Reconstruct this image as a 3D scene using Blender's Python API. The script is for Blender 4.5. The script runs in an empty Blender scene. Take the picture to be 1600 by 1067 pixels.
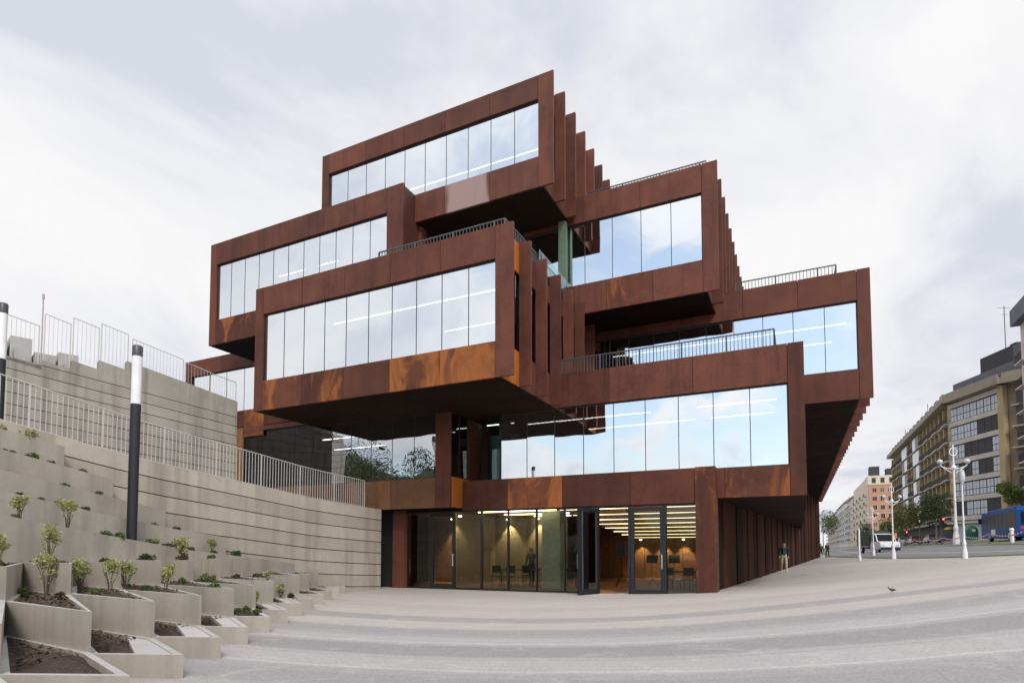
import bpy, math, random
from mathutils import Vector, Matrix
random.seed(7)
R = math.radians
SC = bpy.context.scene
COL = SC.collection

# ------------------------------------------------------------------ camera
EYE = 1.55
FPX = 925.2                      # focal length in pixels of the 1600 px wide photograph
PITCH = R(2.89)
PPY = 533.5 + 277.7
cam_d = bpy.data.cameras.new('camera'); cam = bpy.data.objects.new('camera', cam_d); COL.objects.link(cam)
cam_d.sensor_width = 36; cam_d.lens = 36 * FPX / 1600
cam_d.shift_x = 0.0; cam_d.shift_y = 277.7 / 1600
cam_d.clip_start = 0.1; cam_d.clip_end = 6000
cam.location = (0, 0, EYE); cam.rotation_euler = (R(90) + PITCH, 0, 0)
SC.camera = cam
BA = R(25.8)                     # the building is turned by this against the view

# ------------------------------------------------------------------ world, sun, exposure
SUN_EL, SUN_AZ = R(44), R(168)   # azimuth clockwise from +Y: behind the camera, to the left
world = bpy.data.worlds.new('World'); SC.world = world; world.use_nodes = True
wn = world.node_tree; wn.nodes.clear(); WL = wn.links.new
def wnode(t, **k):
    n = wn.nodes.new(t)
    for a, b in k.items(): setattr(n, a, b)
    return n
w_out = wnode('ShaderNodeOutputWorld'); w_bg = wnode('ShaderNodeBackground')
w_sky = wnode('ShaderNodeTexSky', sky_type='NISHITA', sun_disc=False, sun_elevation=SUN_EL, sun_rotation=SUN_AZ, air_density=1.3, dust_density=0.8, ozone_density=1.5)
w_tc = wnode('ShaderNodeTexCoord')
w_sep = wnode('ShaderNodeSeparateXYZ'); WL(w_tc.outputs['Generated'], w_sep.inputs[0])
def wmath(op, a, b=None, c=None, clamp=False):
    n = wnode('ShaderNodeMath', operation=op); n.use_clamp = clamp
    for i, v in enumerate((a, b, c)):
        if v is None: continue
        if isinstance(v, (int, float)): n.inputs[i].default_value = v
        else: WL(v, n.inputs[i])
    return n.outputs[0]
# cloud layer: direction projected on a flat layer overhead
zz = wmath('ADD', wmath('MAXIMUM', w_sep.outputs['Z'], 0.0), 0.34)
cx = wmath('DIVIDE', w_sep.outputs['X'], zz); cy = wmath('DIVIDE', w_sep.outputs['Y'], zz)
w_cmb = wnode('ShaderNodeCombineXYZ'); WL(cx, w_cmb.inputs[0]); WL(cy, w_cmb.inputs[1])
def wnoise(scale, det, rough, off, dist=0.0):
    m = wnode('ShaderNodeMapping'); m.inputs['Location'].default_value = off; WL(w_cmb.outputs[0], m.inputs[0])
    n = wnode('ShaderNodeTexNoise'); n.inputs['Scale'].default_value = scale; n.inputs['Detail'].default_value = det
    n.inputs['Roughness'].default_value = rough; n.inputs['Distortion'].default_value = dist
    WL(m.outputs[0], n.inputs['Vector']); return n.outputs['Fac']
n_cov = wnoise(2.3, 8, 0.56, (3.1, 1.7, 0.4), 0.2)
n_ton = wnoise(1.5, 7, 0.58, (8.3, 2.2, 5.0), 0.5)
# the bank of cloud is closed over the building and breaks up towards the south behind us
w_fr = wnode('ShaderNodeMapRange', interpolation_type='SMOOTHSTEP'); WL(w_sep.outputs['Y'], w_fr.inputs[0])
w_fr.inputs[1].default_value = -0.9; w_fr.inputs[2].default_value = 0.2; w_fr.inputs[3].default_value = -0.06; w_fr.inputs[4].default_value = 0.38
front = w_fr.outputs[0]
cov = wmath('ADD', n_cov, front)
w_mask = wnode('ShaderNodeMapRange', interpolation_type='SMOOTHSTEP'); WL(cov, w_mask.inputs[0])
w_mask.inputs[1].default_value = 0.42; w_mask.inputs[2].default_value = 0.56
w_ramp = wnode('ShaderNodeValToRGB'); WL(n_ton, w_ramp.inputs[0])
w_ramp.color_ramp.elements[0].position = 0.36; w_ramp.color_ramp.elements[0].color = (0.51, 0.53, 0.592, 1)
w_ramp.color_ramp.elements[1].position = 0.58; w_ramp.color_ramp.elements[1].color = (0.715, 0.71, 0.712, 1)
e = w_ramp.color_ramp.elements.new(0.46); e.color = (0.64, 0.645, 0.672, 1)
w_dot = wnode('ShaderNodeVectorMath', operation='DOT_PRODUCT'); WL(w_tc.outputs['Generated'], w_dot.inputs[0])
w_dot.inputs[1].default_value = (math.sin(SUN_AZ) * math.cos(SUN_EL), math.cos(SUN_AZ) * math.cos(SUN_EL), math.sin(SUN_EL))
w_lit = wmath('MULTIPLY_ADD', wmath('POWER', wmath('MAXIMUM', w_dot.outputs['Value'], 0.0), 1.5), 0.55, 1.0)
w_cl = wnode('ShaderNodeVectorMath', operation='SCALE'); WL(w_ramp.outputs[0], w_cl.inputs[0]); WL(w_lit, w_cl.inputs['Scale'])
w_sc = wnode('ShaderNodeVectorMath', operation='SCALE'); WL(w_sky.outputs[0], w_sc.inputs[0]); w_sc.inputs['Scale'].default_value = 0.15
w_mix = wnode('ShaderNodeMix', data_type='RGBA'); WL(w_mask.outputs[0], w_mix.inputs[0]); w_hz = wnode('ShaderNodeMix', data_type='RGBA'); w_hz.inputs[0].default_value = 0.4; WL(w_sc.outputs[0], w_hz.inputs[6]); w_hz.inputs[7].default_value = (0.66, 0.71, 0.75, 1); WL(w_hz.outputs[2], w_mix.inputs[6]); WL(w_cl.outputs[0], w_mix.inputs[7])
WL(w_mix.outputs[2], w_bg.inputs['Color']); w_bg.inputs['Strength'].default_value = 1.0
WL(w_bg.outputs[0], w_out.inputs['Surface'])

sun_d = bpy.data.lights.new('sun', 'SUN'); sun = bpy.data.objects.new('sun', sun_d); COL.objects.link(sun)
sun_d.energy = 1.5; sun_d.angle = R(14); sun_d.color = (1.0, 0.95, 0.88)
sd = Vector((math.sin(SUN_AZ) * math.cos(SUN_EL), math.cos(SUN_AZ) * math.cos(SUN_EL), math.sin(SUN_EL)))
sun.rotation_euler = (-sd).to_track_quat('-Z', 'Y').to_euler(); sun.location = (0, -20, 40)

SC.view_settings.view_transform = 'Standard'; SC.view_settings.look = 'None'
SC.view_settings.exposure = 0.42; SC.view_settings.gamma = 1.0; SC.view_settings.use_curve_mapping = False
SC.render.engine = 'CYCLES'
SC.cycles.use_denoising = True
SC.cycles.max_bounces = 8; SC.cycles.transparent_max_bounces = 16
SC.cycles.sample_clamp_indirect = 6.0

# ------------------------------------------------------------------ helpers
CB, SB = math.cos(BA), math.sin(BA)
def b2w(u, v, z=0.0): return Vector((u * CB + v * SB, -u * SB + v * CB, z))     # building grid -> world
def w2b(x, y): return (x * CB - y * SB, x * SB + y * CB)
CP, SP = math.cos(PITCH), math.sin(PITCH)
def ray(px, py):
    x, y, z = (px - 800) / FPX, 1.0, (PPY - py) / FPX
    return Vector((x, y * CP - z * SP, y * SP + z * CP))
def at(px, py, fwd):
    r = ray(px, py); r *= fwd / r.y; return Vector((r.x, r.y, r.z + EYE))
def gz(u, v):                                                                   # height of the ground
    f = min(1, max(0, (v - 3) / 13)); f = f * f * (3 - 2 * f)
    s = -0.1 + 0.176 * math.log(1 + math.exp(min(60, (min(u, 24) + 3.8) / 1.6)))
    return -0.1 + (s + 0.1) * f
def gw(x, y): return gz(*w2b(x, y))

class MB:
    """collects shapes; build() links them as one mesh object"""
    def __init__(s): s.v = []; s.f = []; s.m = []; s.mi = 0
    def mat(s, i): s.mi = i; return s
    def add(s, vs, fs):
        o = len(s.v); s.v += [tuple(p) for p in vs]
        for f in fs: s.f.append([o + i for i in f]); s.m.append(s.mi)
        return s
    def box(s, x0, x1, y0, y1, z0, z1):
        return s.add([(x0,y0,z0),(x1,y0,z0),(x1,y1,z0),(x0,y1,z0),(x0,y0,z1),(x1,y0,z1),(x1,y1,z1),(x0,y1,z1)],
                     [(0,3,2,1),(4,5,6,7),(0,1,5,4),(1,2,6,5),(2,3,7,6),(3,0,4,7)])
    def rbox(s, x0, x1, y0, y1, z0, z1, b=0.05):                                # box with chamfered vertical edges and top
        p = [(x0+b,y0),(x1-b,y0),(x1,y0+b),(x1,y1-b),(x1-b,y1),(x0+b,y1),(x0,y1-b),(x0,y0+b)]
        q = [(x0+2*b,y0+b),(x1-2*b,y0+b),(x1-b,y0+2*b),(x1-b,y1-2*b),(x1-2*b,y1-b),(x0+2*b,y1-b),(x0+b,y1-2*b),(x0+b,y0+2*b)]
        n = 8; vs = [(a,c,z0) for a,c in p] + [(a,c,z1-b) for a,c in p] + [(a,c,z1) for a,c in q]
        fs = [tuple(range(n-1,-1,-1)), tuple(range(2*n,3*n))]
        for k in (0, n):
            fs += [(k+i, k+(i+1)%n, k+n+(i+1)%n, k+n+i) for i in range(n)]
        return s.add(vs, fs)
    def prism(s, poly, z0, z1):                                                 # poly counter-clockwise
        n = len(poly); zf0 = z0 if callable(z0) else (lambda x, y: z0); zf1 = z1 if callable(z1) else (lambda x, y: z1)
        vs = [(a, b, zf0(a, b)) for a, b in poly] + [(a, b, zf1(a, b)) for a, b in poly]
        return s.add(vs, [tuple(range(n-1,-1,-1)), tuple(range(n,2*n))] + [(i,(i+1)%n,n+(i+1)%n,n+i) for i in range(n)])
    def tube(s, p0, p1, r0, r1=None, n=8, cap=True):
        p0, p1 = Vector(p0), Vector(p1); r1 = r0 if r1 is None else r1
        d = (p1 - p0).normalized(); a = d.orthogonal().normalized(); b = d.cross(a)
        vs = []
        for p, r in ((p0, r0), (p1, r1)):
            vs += [p + (a * math.cos(t) + b * math.sin(t)) * r for t in [2*math.pi*i/n for i in range(n)]]
        fs = [(i,(i+1)%n,n+(i+1)%n,n+i) for i in range(n)]
        if cap: fs += [tuple(range(n-1,-1,-1)), tuple(range(n,2*n))]
        return s.add(vs, fs)
    def lathe(s, prof, n=12, c=(0,0,0)):                                        # (r, z) pairs from bottom to top
        vs = []; k = len(prof)
        for r, z in prof: vs += [(c[0]+r*math.cos(2*math.pi*i/n), c[1]+r*math.sin(2*math.pi*i/n), c[2]+z) for i in range(n)]
        fs = [(j*n+i, j*n+(i+1)%n, (j+1)*n+(i+1)%n, (j+1)*n+i) for j in range(k-1) for i in range(n)]
        fs += [tuple(range(n-1,-1,-1)), tuple(range((k-1)*n, k*n))]
        return s.add(vs, fs)
    def build(s, name, mats, parent=None, loc=(0,0,0), rotz=0.0, smooth=False, off=None):
        me = bpy.data.meshes.new(name)
        v = s.v if off is None else [(a-off[0], b-off[1], c-off[2]) for a, b, c in s.v]
        me.from_pydata(v, [], s.f); me.update()
        for m in (mats if isinstance(mats, (list, tuple)) else [mats]): me.materials.append(m)
        if any(s.m): me.polygons.foreach_set('material_index', s.m)
        if smooth:
            me.polygons.foreach_set('use_smooth', [True] * len(me.polygons)); me.set_sharp_from_angle(angle=R(40))
        return link(name, me, parent, loc, rotz)
def link(name, me, parent=None, loc=(0,0,0), rotz=0.0):
    o = bpy.data.objects.new(name, me); COL.objects.link(o); o.location = loc; o.rotation_euler = (0, 0, rotz)
    if parent: o.parent = parent
    return o
def empty(name, loc=(0,0,0), rotz=0.0, parent=None):
    o = bpy.data.objects.new(name, None); COL.objects.link(o); o.location = loc; o.rotation_euler = (0, 0, rotz); o.empty_display_size = 0.3
    if parent: o.parent = parent
    return o
def tag(o, label, cat, group=None):
    o['label'] = label; o['category'] = cat
    if group: o['group'] = group
    return o
def struct(o): o['kind'] = 'structure'; return o
def stuff(o): o['kind'] = 'stuff'; return o
def copy_tree(o, parent=None):
    c = o.copy(); COL.objects.link(c); c.parent = parent
    for ch in list(o.children): copy_tree(ch, c)
    return c
ORD = ['first','second','third','fourth','fifth','sixth','seventh','eighth','ninth','tenth','eleventh','twelfth','thirteenth','fourteenth','fifteenth','sixteenth','seventeenth','eighteenth','nineteenth','twentieth']

# ------------------------------------------------------------------ materials
def newmat(name):
    m = bpy.data.materials.new(name); m.use_nodes = True; nt = m.node_tree; b = nt.nodes['Principled BSDF']; return m, nt, b
def plain(name, col, rough=0.6, metal=0.0, var=0.12, scale=6.0, spec=0.5, emit=None, es=0.0):
    m, nt, b = newmat(name); L = nt.links.new
    b.inputs['Roughness'].default_value = rough; b.inputs['Metallic'].default_value = metal; b.inputs['Specular IOR Level'].default_value = spec
    tc = nt.nodes.new('ShaderNodeTexCoord'); no = nt.nodes.new('ShaderNodeTexNoise'); no.inputs['Scale'].default_value = scale; no.inputs['Detail'].default_value = 5
    L(tc.outputs['Object'], no.inputs['Vector'])
    rp = nt.nodes.new('ShaderNodeValToRGB'); L(no.outputs['Fac'], rp.inputs[0])
    rp.color_ramp.elements[0].position = 0.3; rp.color_ramp.elements[1].position = 0.7
    rp.color_ramp.elements[0].color = tuple(c * (1 - var) for c in col) + (1,)
    rp.color_ramp.elements[1].color = tuple(min(1, c * (1 + var)) for c in col) + (1,)
    L(rp.outputs[0], b.inputs['Base Color'])
    if emit: b.inputs['Emission Color'].default_value = tuple(emit) + (1,); b.inputs['Emission Strength'].default_value = es
    return m
def N(nt, t, **k):
    n = nt.nodes.new(t)
    for a, v in k.items():
        if a in n.inputs: n.inputs[a].default_value = v
        else: setattr(n, a, v)
    return n
def noise(nt, vec, scale, det=5, rough=0.55, mapscale=None, dist=0.0):
    L = nt.links.new
    if mapscale:
        mp = nt.nodes.new('ShaderNodeMapping'); mp.inputs['Scale'].default_value = mapscale; L(vec, mp.inputs[0]); vec = mp.outputs[0]
    n = nt.nodes.new('ShaderNodeTexNoise'); n.inputs['Scale'].default_value = scale; n.inputs['Detail'].default_value = det
    n.inputs['Roughness'].default_value = rough; n.inputs['Distortion'].default_value = dist; L(vec, n.inputs['Vector']); return n.outputs['Fac']
def ramp(nt, fac, stops):
    r = nt.nodes.new('ShaderNodeValToRGB'); nt.links.new(fac, r.inputs[0]); e = r.color_ramp.elements
    e[0].position, e[0].color = stops[0][0], tuple(stops[0][1]) + (1,); e[1].position, e[1].color = stops[-1][0], tuple(stops[-1][1]) + (1,)
    for p, c in stops[1:-1]: x = e.new(p); x.color = tuple(c) + (1,)
    return r.outputs[0]
def mixc(nt, fac, a, b, mode='MIX'):
    m = nt.nodes.new('ShaderNodeMix'); m.data_type = 'RGBA'; m.blend_type = mode; L = nt.links.new
    for i, v in ((0, fac), (6, a), (7, b)):
        if isinstance(v, (int, float)): m.inputs[i].default_value = v
        elif isinstance(v, tuple): m.inputs[i].default_value = v + (1,) if len(v) == 3 else v
        else: L(v, m.inputs[i])
    return m.outputs[2]
def maprange(nt, v, a, b, c=0.0, d=1.0):
    m = nt.nodes.new('ShaderNodeMapRange'); m.interpolation_type = 'SMOOTHSTEP'; nt.links.new(v, m.inputs[0])
    for i, x in zip((1, 2, 3, 4), (a, b, c, d)): m.inputs[i].default_value = x
    return m.outputs[0]
def bump(nt, b, h, strength=0.2, dist=0.02):
    n = nt.nodes.new('ShaderNodeBump'); n.inputs['Strength'].default_value = strength; n.inputs['Distance'].default_value = dist
    nt.links.new(h, n.inputs['Height']); nt.links.new(n.outputs[0], b.inputs['Normal'])

def corten(name, c0, c1, orange=0.0, ocol=(0.42, 0.13, 0.03), pale=0.0, rough=0.66):
    m, nt, b = newmat(name); L = nt.links.new
    geo = nt.nodes.new('ShaderNodeNewGeometry'); pos = geo.outputs['Position']
    oi = nt.nodes.new('ShaderNodeObjectInfo')
    off = nt.nodes.new('ShaderNodeVectorMath'); off.operation = 'MULTIPLY_ADD'; L(oi.outputs['Random'], off.inputs[0]); off.inputs[1].default_value = (37, 21, 13); L(pos, off.inputs[2]); vec = off.outputs[0]
    n1 = noise(nt, vec, 0.9, 8, 0.68); n2 = noise(nt, vec, 11, 6, 0.7); n3 = noise(nt, vec, 2.6, 5, 0.65, (1, 1, 0.07)); n7 = noise(nt, vec, 0.45, 5, 0.6, None, 0.6)
    base = ramp(nt, n1, [(0.3, tuple(x * 0.82 for x in c0)), (0.5, tuple((x + y) / 2 for x, y in zip(c0, c1))), (0.7, tuple(x * 1.12 for x in c1))])
    base = mixc(nt, maprange(nt, n7, 0.42, 0.66, 0, 0.4), base, (c1[0] * 1.25, c1[1] * 1.0, c1[2] * 0.75))
    base = mixc(nt, maprange(nt, n3, 0.46, 0.72, 0, 0.6), base, tuple(x * 0.6 for x in c0))
    base = mixc(nt, maprange(nt, n2, 0.38, 0.75, 0, 0.4), base, tuple(min(1, x * 1.5) for x in c1))
    # lighter and darker sheets
    hv = nt.nodes.new('ShaderNodeHueSaturation'); L(base, hv.inputs['Color']); hv.inputs['Saturation'].default_value = 1.0; hv.inputs['Hue'].default_value = 0.499
    vv = nt.nodes.new('ShaderNodeMapRange'); L(oi.outputs['Random'], vv.inputs[0]); vv.inputs[3].default_value = 0.76; vv.inputs[4].default_value = 1.2; L(vv.outputs[0], hv.inputs['Value'])
    base = hv.outputs[0]
    if orange > 0:
        n4 = noise(nt, vec, 0.8, 6, 0.65, (1, 1, 0.55), 0.8)
        base = mixc(nt, maprange(nt, n4, 0.62 - 0.3 * orange, 0.78 - 0.25 * orange, 0, 0.92), base, mixc(nt, n2, ocol, tuple(x * 0.55 for x in ocol)))
    if pale > 0:
        n5 = noise(nt, vec, 0.9, 4, 0.5, (1.2, 1.2, 0.2), 0.4)
        base = mixc(nt, maprange(nt, n5, 0.42, 0.56, 0, pale), base, (0.36, 0.25, 0.24))
    # pale run-off marks and scratches
    n6 = noise(nt, vec, 3.1, 6, 0.7, (1, 1, 0.35), 1.5)
    base = mixc(nt, maprange(nt, n6, 0.68, 0.84, 0, 0.22), base, (0.33, 0.23, 0.19))
    L(base, b.inputs['Base Color'])
    rr = maprange(nt, n2, 0.3, 0.7, rough - 0.15, min(1, rough + 0.1)); L(rr, b.inputs['Roughness'])
    b.inputs['Specular IOR Level'].default_value = 0.28
    bump(nt, b, n2, 0.2, 0.01)
    return m
M = {}
M['cor'] = corten('corten', (0.076, 0.0245, 0.0155), (0.124, 0.043, 0.0275))
M['cor_lit'] = corten('corten_light', (0.085, 0.030, 0.020), (0.125, 0.046, 0.031))
M['cor_dark'] = corten('corten_dark', (0.058, 0.0175, 0.011), (0.094, 0.0305, 0.019))
M['cor_or'] = corten('corten_orange_stained', (0.085, 0.029, 0.015), (0.135, 0.046, 0.021), 0.8, (0.42, 0.135, 0.03))
M['cor_or2'] = corten('corten_orange_patch', (0.066, 0.022, 0.013), (0.105, 0.035, 0.02), 0.42, (0.42, 0.13, 0.028))
M['cor_bright'] = corten('corten_bright_orange', (0.30, 0.085, 0.014), (0.40, 0.13, 0.022), 0.3)
M['cor_pale'] = corten('corten_pale_bloom', (0.10, 0.04, 0.027), (0.145, 0.06, 0.04), 0.25, (0.36, 0.08, 0.015), 0.85)
M['cor_tan'] = corten('corten_tan', (0.16, 0.075, 0.036), (0.23, 0.11, 0.055), 0.25, (0.3, 0.12, 0.04))
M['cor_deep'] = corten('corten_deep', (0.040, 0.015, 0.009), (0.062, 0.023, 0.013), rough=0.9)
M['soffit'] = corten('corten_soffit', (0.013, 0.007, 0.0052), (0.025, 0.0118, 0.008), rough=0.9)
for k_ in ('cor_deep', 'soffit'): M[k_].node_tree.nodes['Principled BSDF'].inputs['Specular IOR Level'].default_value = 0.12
M['black'] = plain('black_metal', (0.010, 0.011, 0.014), 0.45, 0.0, 0.15)
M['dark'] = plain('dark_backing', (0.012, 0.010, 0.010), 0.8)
M['mull'] = plain('dark_mullion', (0.016, 0.018, 0.022), 0.5)
M['rail'] = plain('grey_railing', (0.09, 0.092, 0.098), 0.5, 0.3)
M['white'] = plain('white_paint', (0.72, 0.72, 0.72), 0.45, 0.0, 0.05)
M['whiterail'] = plain('pale_grey_steel', (0.52, 0.50, 0.475), 0.45, 0.2, 0.08)

def glass_mat(name, refl, tint=(0.75, 0.82, 0.84), gcol=(0.93, 0.97, 1.0), wave=0.0006):
    m = bpy.data.materials.new(name); m.use_nodes = True; nt = m.node_tree; nt.nodes.clear(); L = nt.links.new
    out = nt.nodes.new('ShaderNodeOutputMaterial'); mx = nt.nodes.new('ShaderNodeMixShader')
    gl = nt.nodes.new('ShaderNodeBsdfGlossy'); gl.inputs['Roughness'].default_value = 0.0; gl.inputs['Color'].default_value = gcol + (1,)
    tr = nt.nodes.new('ShaderNodeBsdfTransparent'); tr.inputs['Color'].default_value = tint + (1,)
    fr = nt.nodes.new('ShaderNodeFresnel'); fr.inputs['IOR'].default_value = 1.5
    f = nt.nodes.new('ShaderNodeMapRange'); L(fr.outputs[0], f.inputs[0]); f.inputs[1].default_value = 0.04; f.inputs[2].default_value = 1.0; f.inputs[3].default_value = refl; f.inputs[4].default_value = 1.0
    L(f.outputs[0], mx.inputs[0]); L(tr.outputs[0], mx.inputs[1]); L(gl.outputs[0], mx.inputs[2]); L(mx.outputs[0], out.inputs[0])
    geo = nt.nodes.new('ShaderNodeNewGeometry'); oi = nt.nodes.new('ShaderNodeObjectInfo')
    # each pane sits a hair out of true
    nv = nt.nodes.new('ShaderNodeTexWhiteNoise'); nv.noise_dimensions = '1D'; L(oi.outputs['Random'], nv.inputs['W'])
    s1 = nt.nodes.new('ShaderNodeVectorMath'); s1.operation = 'SUBTRACT'; L(nv.outputs['Color'], s1.inputs[0]); s1.inputs[1].default_value = (0.5, 0.5, 0.5)
    n = nt.nodes.new('ShaderNodeTexNoise'); n.inputs['Scale'].default_value = 0.7; n.inputs['Detail'].default_value = 1; L(geo.outputs['Position'], n.inputs['Vector'])
    s2 = nt.nodes.new('ShaderNodeVectorMath'); s2.operation = 'SUBTRACT'; L(n.outputs['Color'], s2.inputs[0]); s2.inputs[1].default_value = (0.5, 0.5, 0.5)
    ad = nt.nodes.new('ShaderNodeVectorMath'); ad.operation = 'MULTIPLY_ADD'; L(s1.outputs[0], ad.inputs[0]); ad.inputs[1].default_value = (0.008,) * 3; L(geo.outputs['Normal'], ad.inputs[2])
    a2 = nt.nodes.new('ShaderNodeVectorMath'); a2.operation = 'MULTIPLY_ADD'; L(s2.outputs[0], a2.inputs[0]); a2.inputs[1].default_value = (0.03,) * 3; L(ad.outputs[0], a2.inputs[2])
    nm = nt.nodes.new('ShaderNodeVectorMath'); nm.operation = 'NORMALIZE'; L(a2.outputs[0], nm.inputs[0]); L(nm.outputs[0], gl.inputs['Normal'])
    return m
M['glass'] = glass_mat('coated_glass', 0.80)
M['glass_mid'] = glass_mat('lightly_coated_glass', 0.55); M['glass_low'] = glass_mat('dimmed_reflection_glass', 0.07)
M['glass_side'] = glass_mat('side_glass', 0.22, (0.45, 0.55, 0.52))
M['glass_clear'] = glass_mat('clear_glass', 0.055, (0.60, 0.66, 0.54))
M['glass_green'] = glass_mat('green_edge_glass', 0.16, (0.55, 0.75, 0.68))
M['strip'] = plain('light_strip', (0.9, 0.88, 0.8), 0.5, emit=(1.0, 0.94, 0.82), es=3.6)
M['strip_warm'] = plain('light_strip_warm', (0.9, 0.85, 0.7), 0.5, emit=(1.0, 0.86, 0.58), es=8.0)
M['strip_soft'] = plain('light_strip_soft', (0.9, 0.85, 0.7), 0.5, emit=(1.0, 0.84, 0.55), es=4.0)
M['ceil'] = plain('room_ceiling', (0.10, 0.085, 0.075), 0.9)
M['roomwall'] = plain('room_wall', (0.36, 0.31, 0.24), 0.9)
M['roombrown'] = plain('room_wall_brown', (0.26, 0.10, 0.055), 0.85)
M['roomfloor'] = plain('room_floor', (0.16, 0.14, 0.12), 0.6)
M['timber'] = plain('timber_slat', (0.22, 0.10, 0.045), 0.6, var=0.25)
M['timberfloor'] = plain('timber_floor', (0.42, 0.21, 0.09), 0.4, var=0.2)
M['teal'] = plain('teal_wall', (0.13, 0.33, 0.30), 0.7)
M['redwall'] = plain('red_wall', (0.35, 0.05, 0.03), 0.6)

def concrete(name, c0, c1, streak=0.35, scale=1.0):
    m, nt, b = newmat(name); L = nt.links.new
    geo = nt.nodes.new('ShaderNodeNewGeometry'); pos = geo.outputs['Position']; oi = nt.nodes.new('ShaderNodeObjectInfo')
    off = nt.nodes.new('ShaderNodeVectorMath'); off.operation = 'MULTIPLY_ADD'; L(oi.outputs['Random'], off.inputs[0]); off.inputs[1].default_value = (17, 31, 11); L(pos, off.inputs[2]); vec = off.outputs[0]
    n1 = noise(nt, pos, 0.55 * scale, 7, 0.62); n2 = noise(nt, vec, 9 * scale, 6, 0.7); n3 = noise(nt, pos, 2.2, 5, 0.6, (1, 1, 0.07)); n4 = noise(nt, vec, 1.8, 6, 0.7, None, 1.2)
    base = ramp(nt, n1, [(0.3, c0), (0.7, c1)])
    base = mixc(nt, maprange(nt, n3, 0.44, 0.72, 0, min(1, streak * 1.5)), base, tuple(x * 0.6 for x in c0))
    base = mixc(nt, maprange(nt, n2, 0.4, 0.75, 0, 0.22), base, tuple(x * 0.7 for x in c0))
    base = mixc(nt, maprange(nt, n4, 0.56, 0.8, 0, 0.45), base, tuple(x * 0.6 for x in c0))
    hv = nt.nodes.new('ShaderNodeHueSaturation'); L(base, hv.inputs['Color'])
    vv = nt.nodes.new('ShaderNodeMapRange'); L(oi.outputs['Random'], vv.inputs[0]); vv.inputs[3].default_value = 0.93; vv.inputs[4].default_value = 1.07; L(vv.outputs[0], hv.inputs['Value'])
    L(hv.outputs[0], b.inputs['Base Color']); b.inputs['Roughness'].default_value = 0.85; b.inputs['Specular IOR Level'].default_value = 0.3
    bump(nt, b, n2, 0.25, 0.01)
    return m
M['conc'] = concrete('board_concrete', (0.375, 0.33, 0.275), (0.465, 0.412, 0.348))
M['conc_up'] = concrete('upper_wall_concrete', (0.31, 0.283, 0.248), (0.395, 0.363, 0.322), 0.5)
M['bed'] = concrete('planter_concrete', (0.34, 0.305, 0.262), (0.435, 0.393, 0.342), 0.3)
M['bedtop'] = concrete('smooth_slab', (0.36, 0.35, 0.34), (0.48, 0.47, 0.465), 0.0)
M['step_lit_rim'] = concrete('pale_step_lit_rim_concrete', (0.38, 0.37, 0.36), (0.47, 0.46, 0.45), 0.15)
M['soil'] = plain('dark_soil', (0.040, 0.025, 0.018), 0.95, var=0.75, scale=22)

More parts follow.
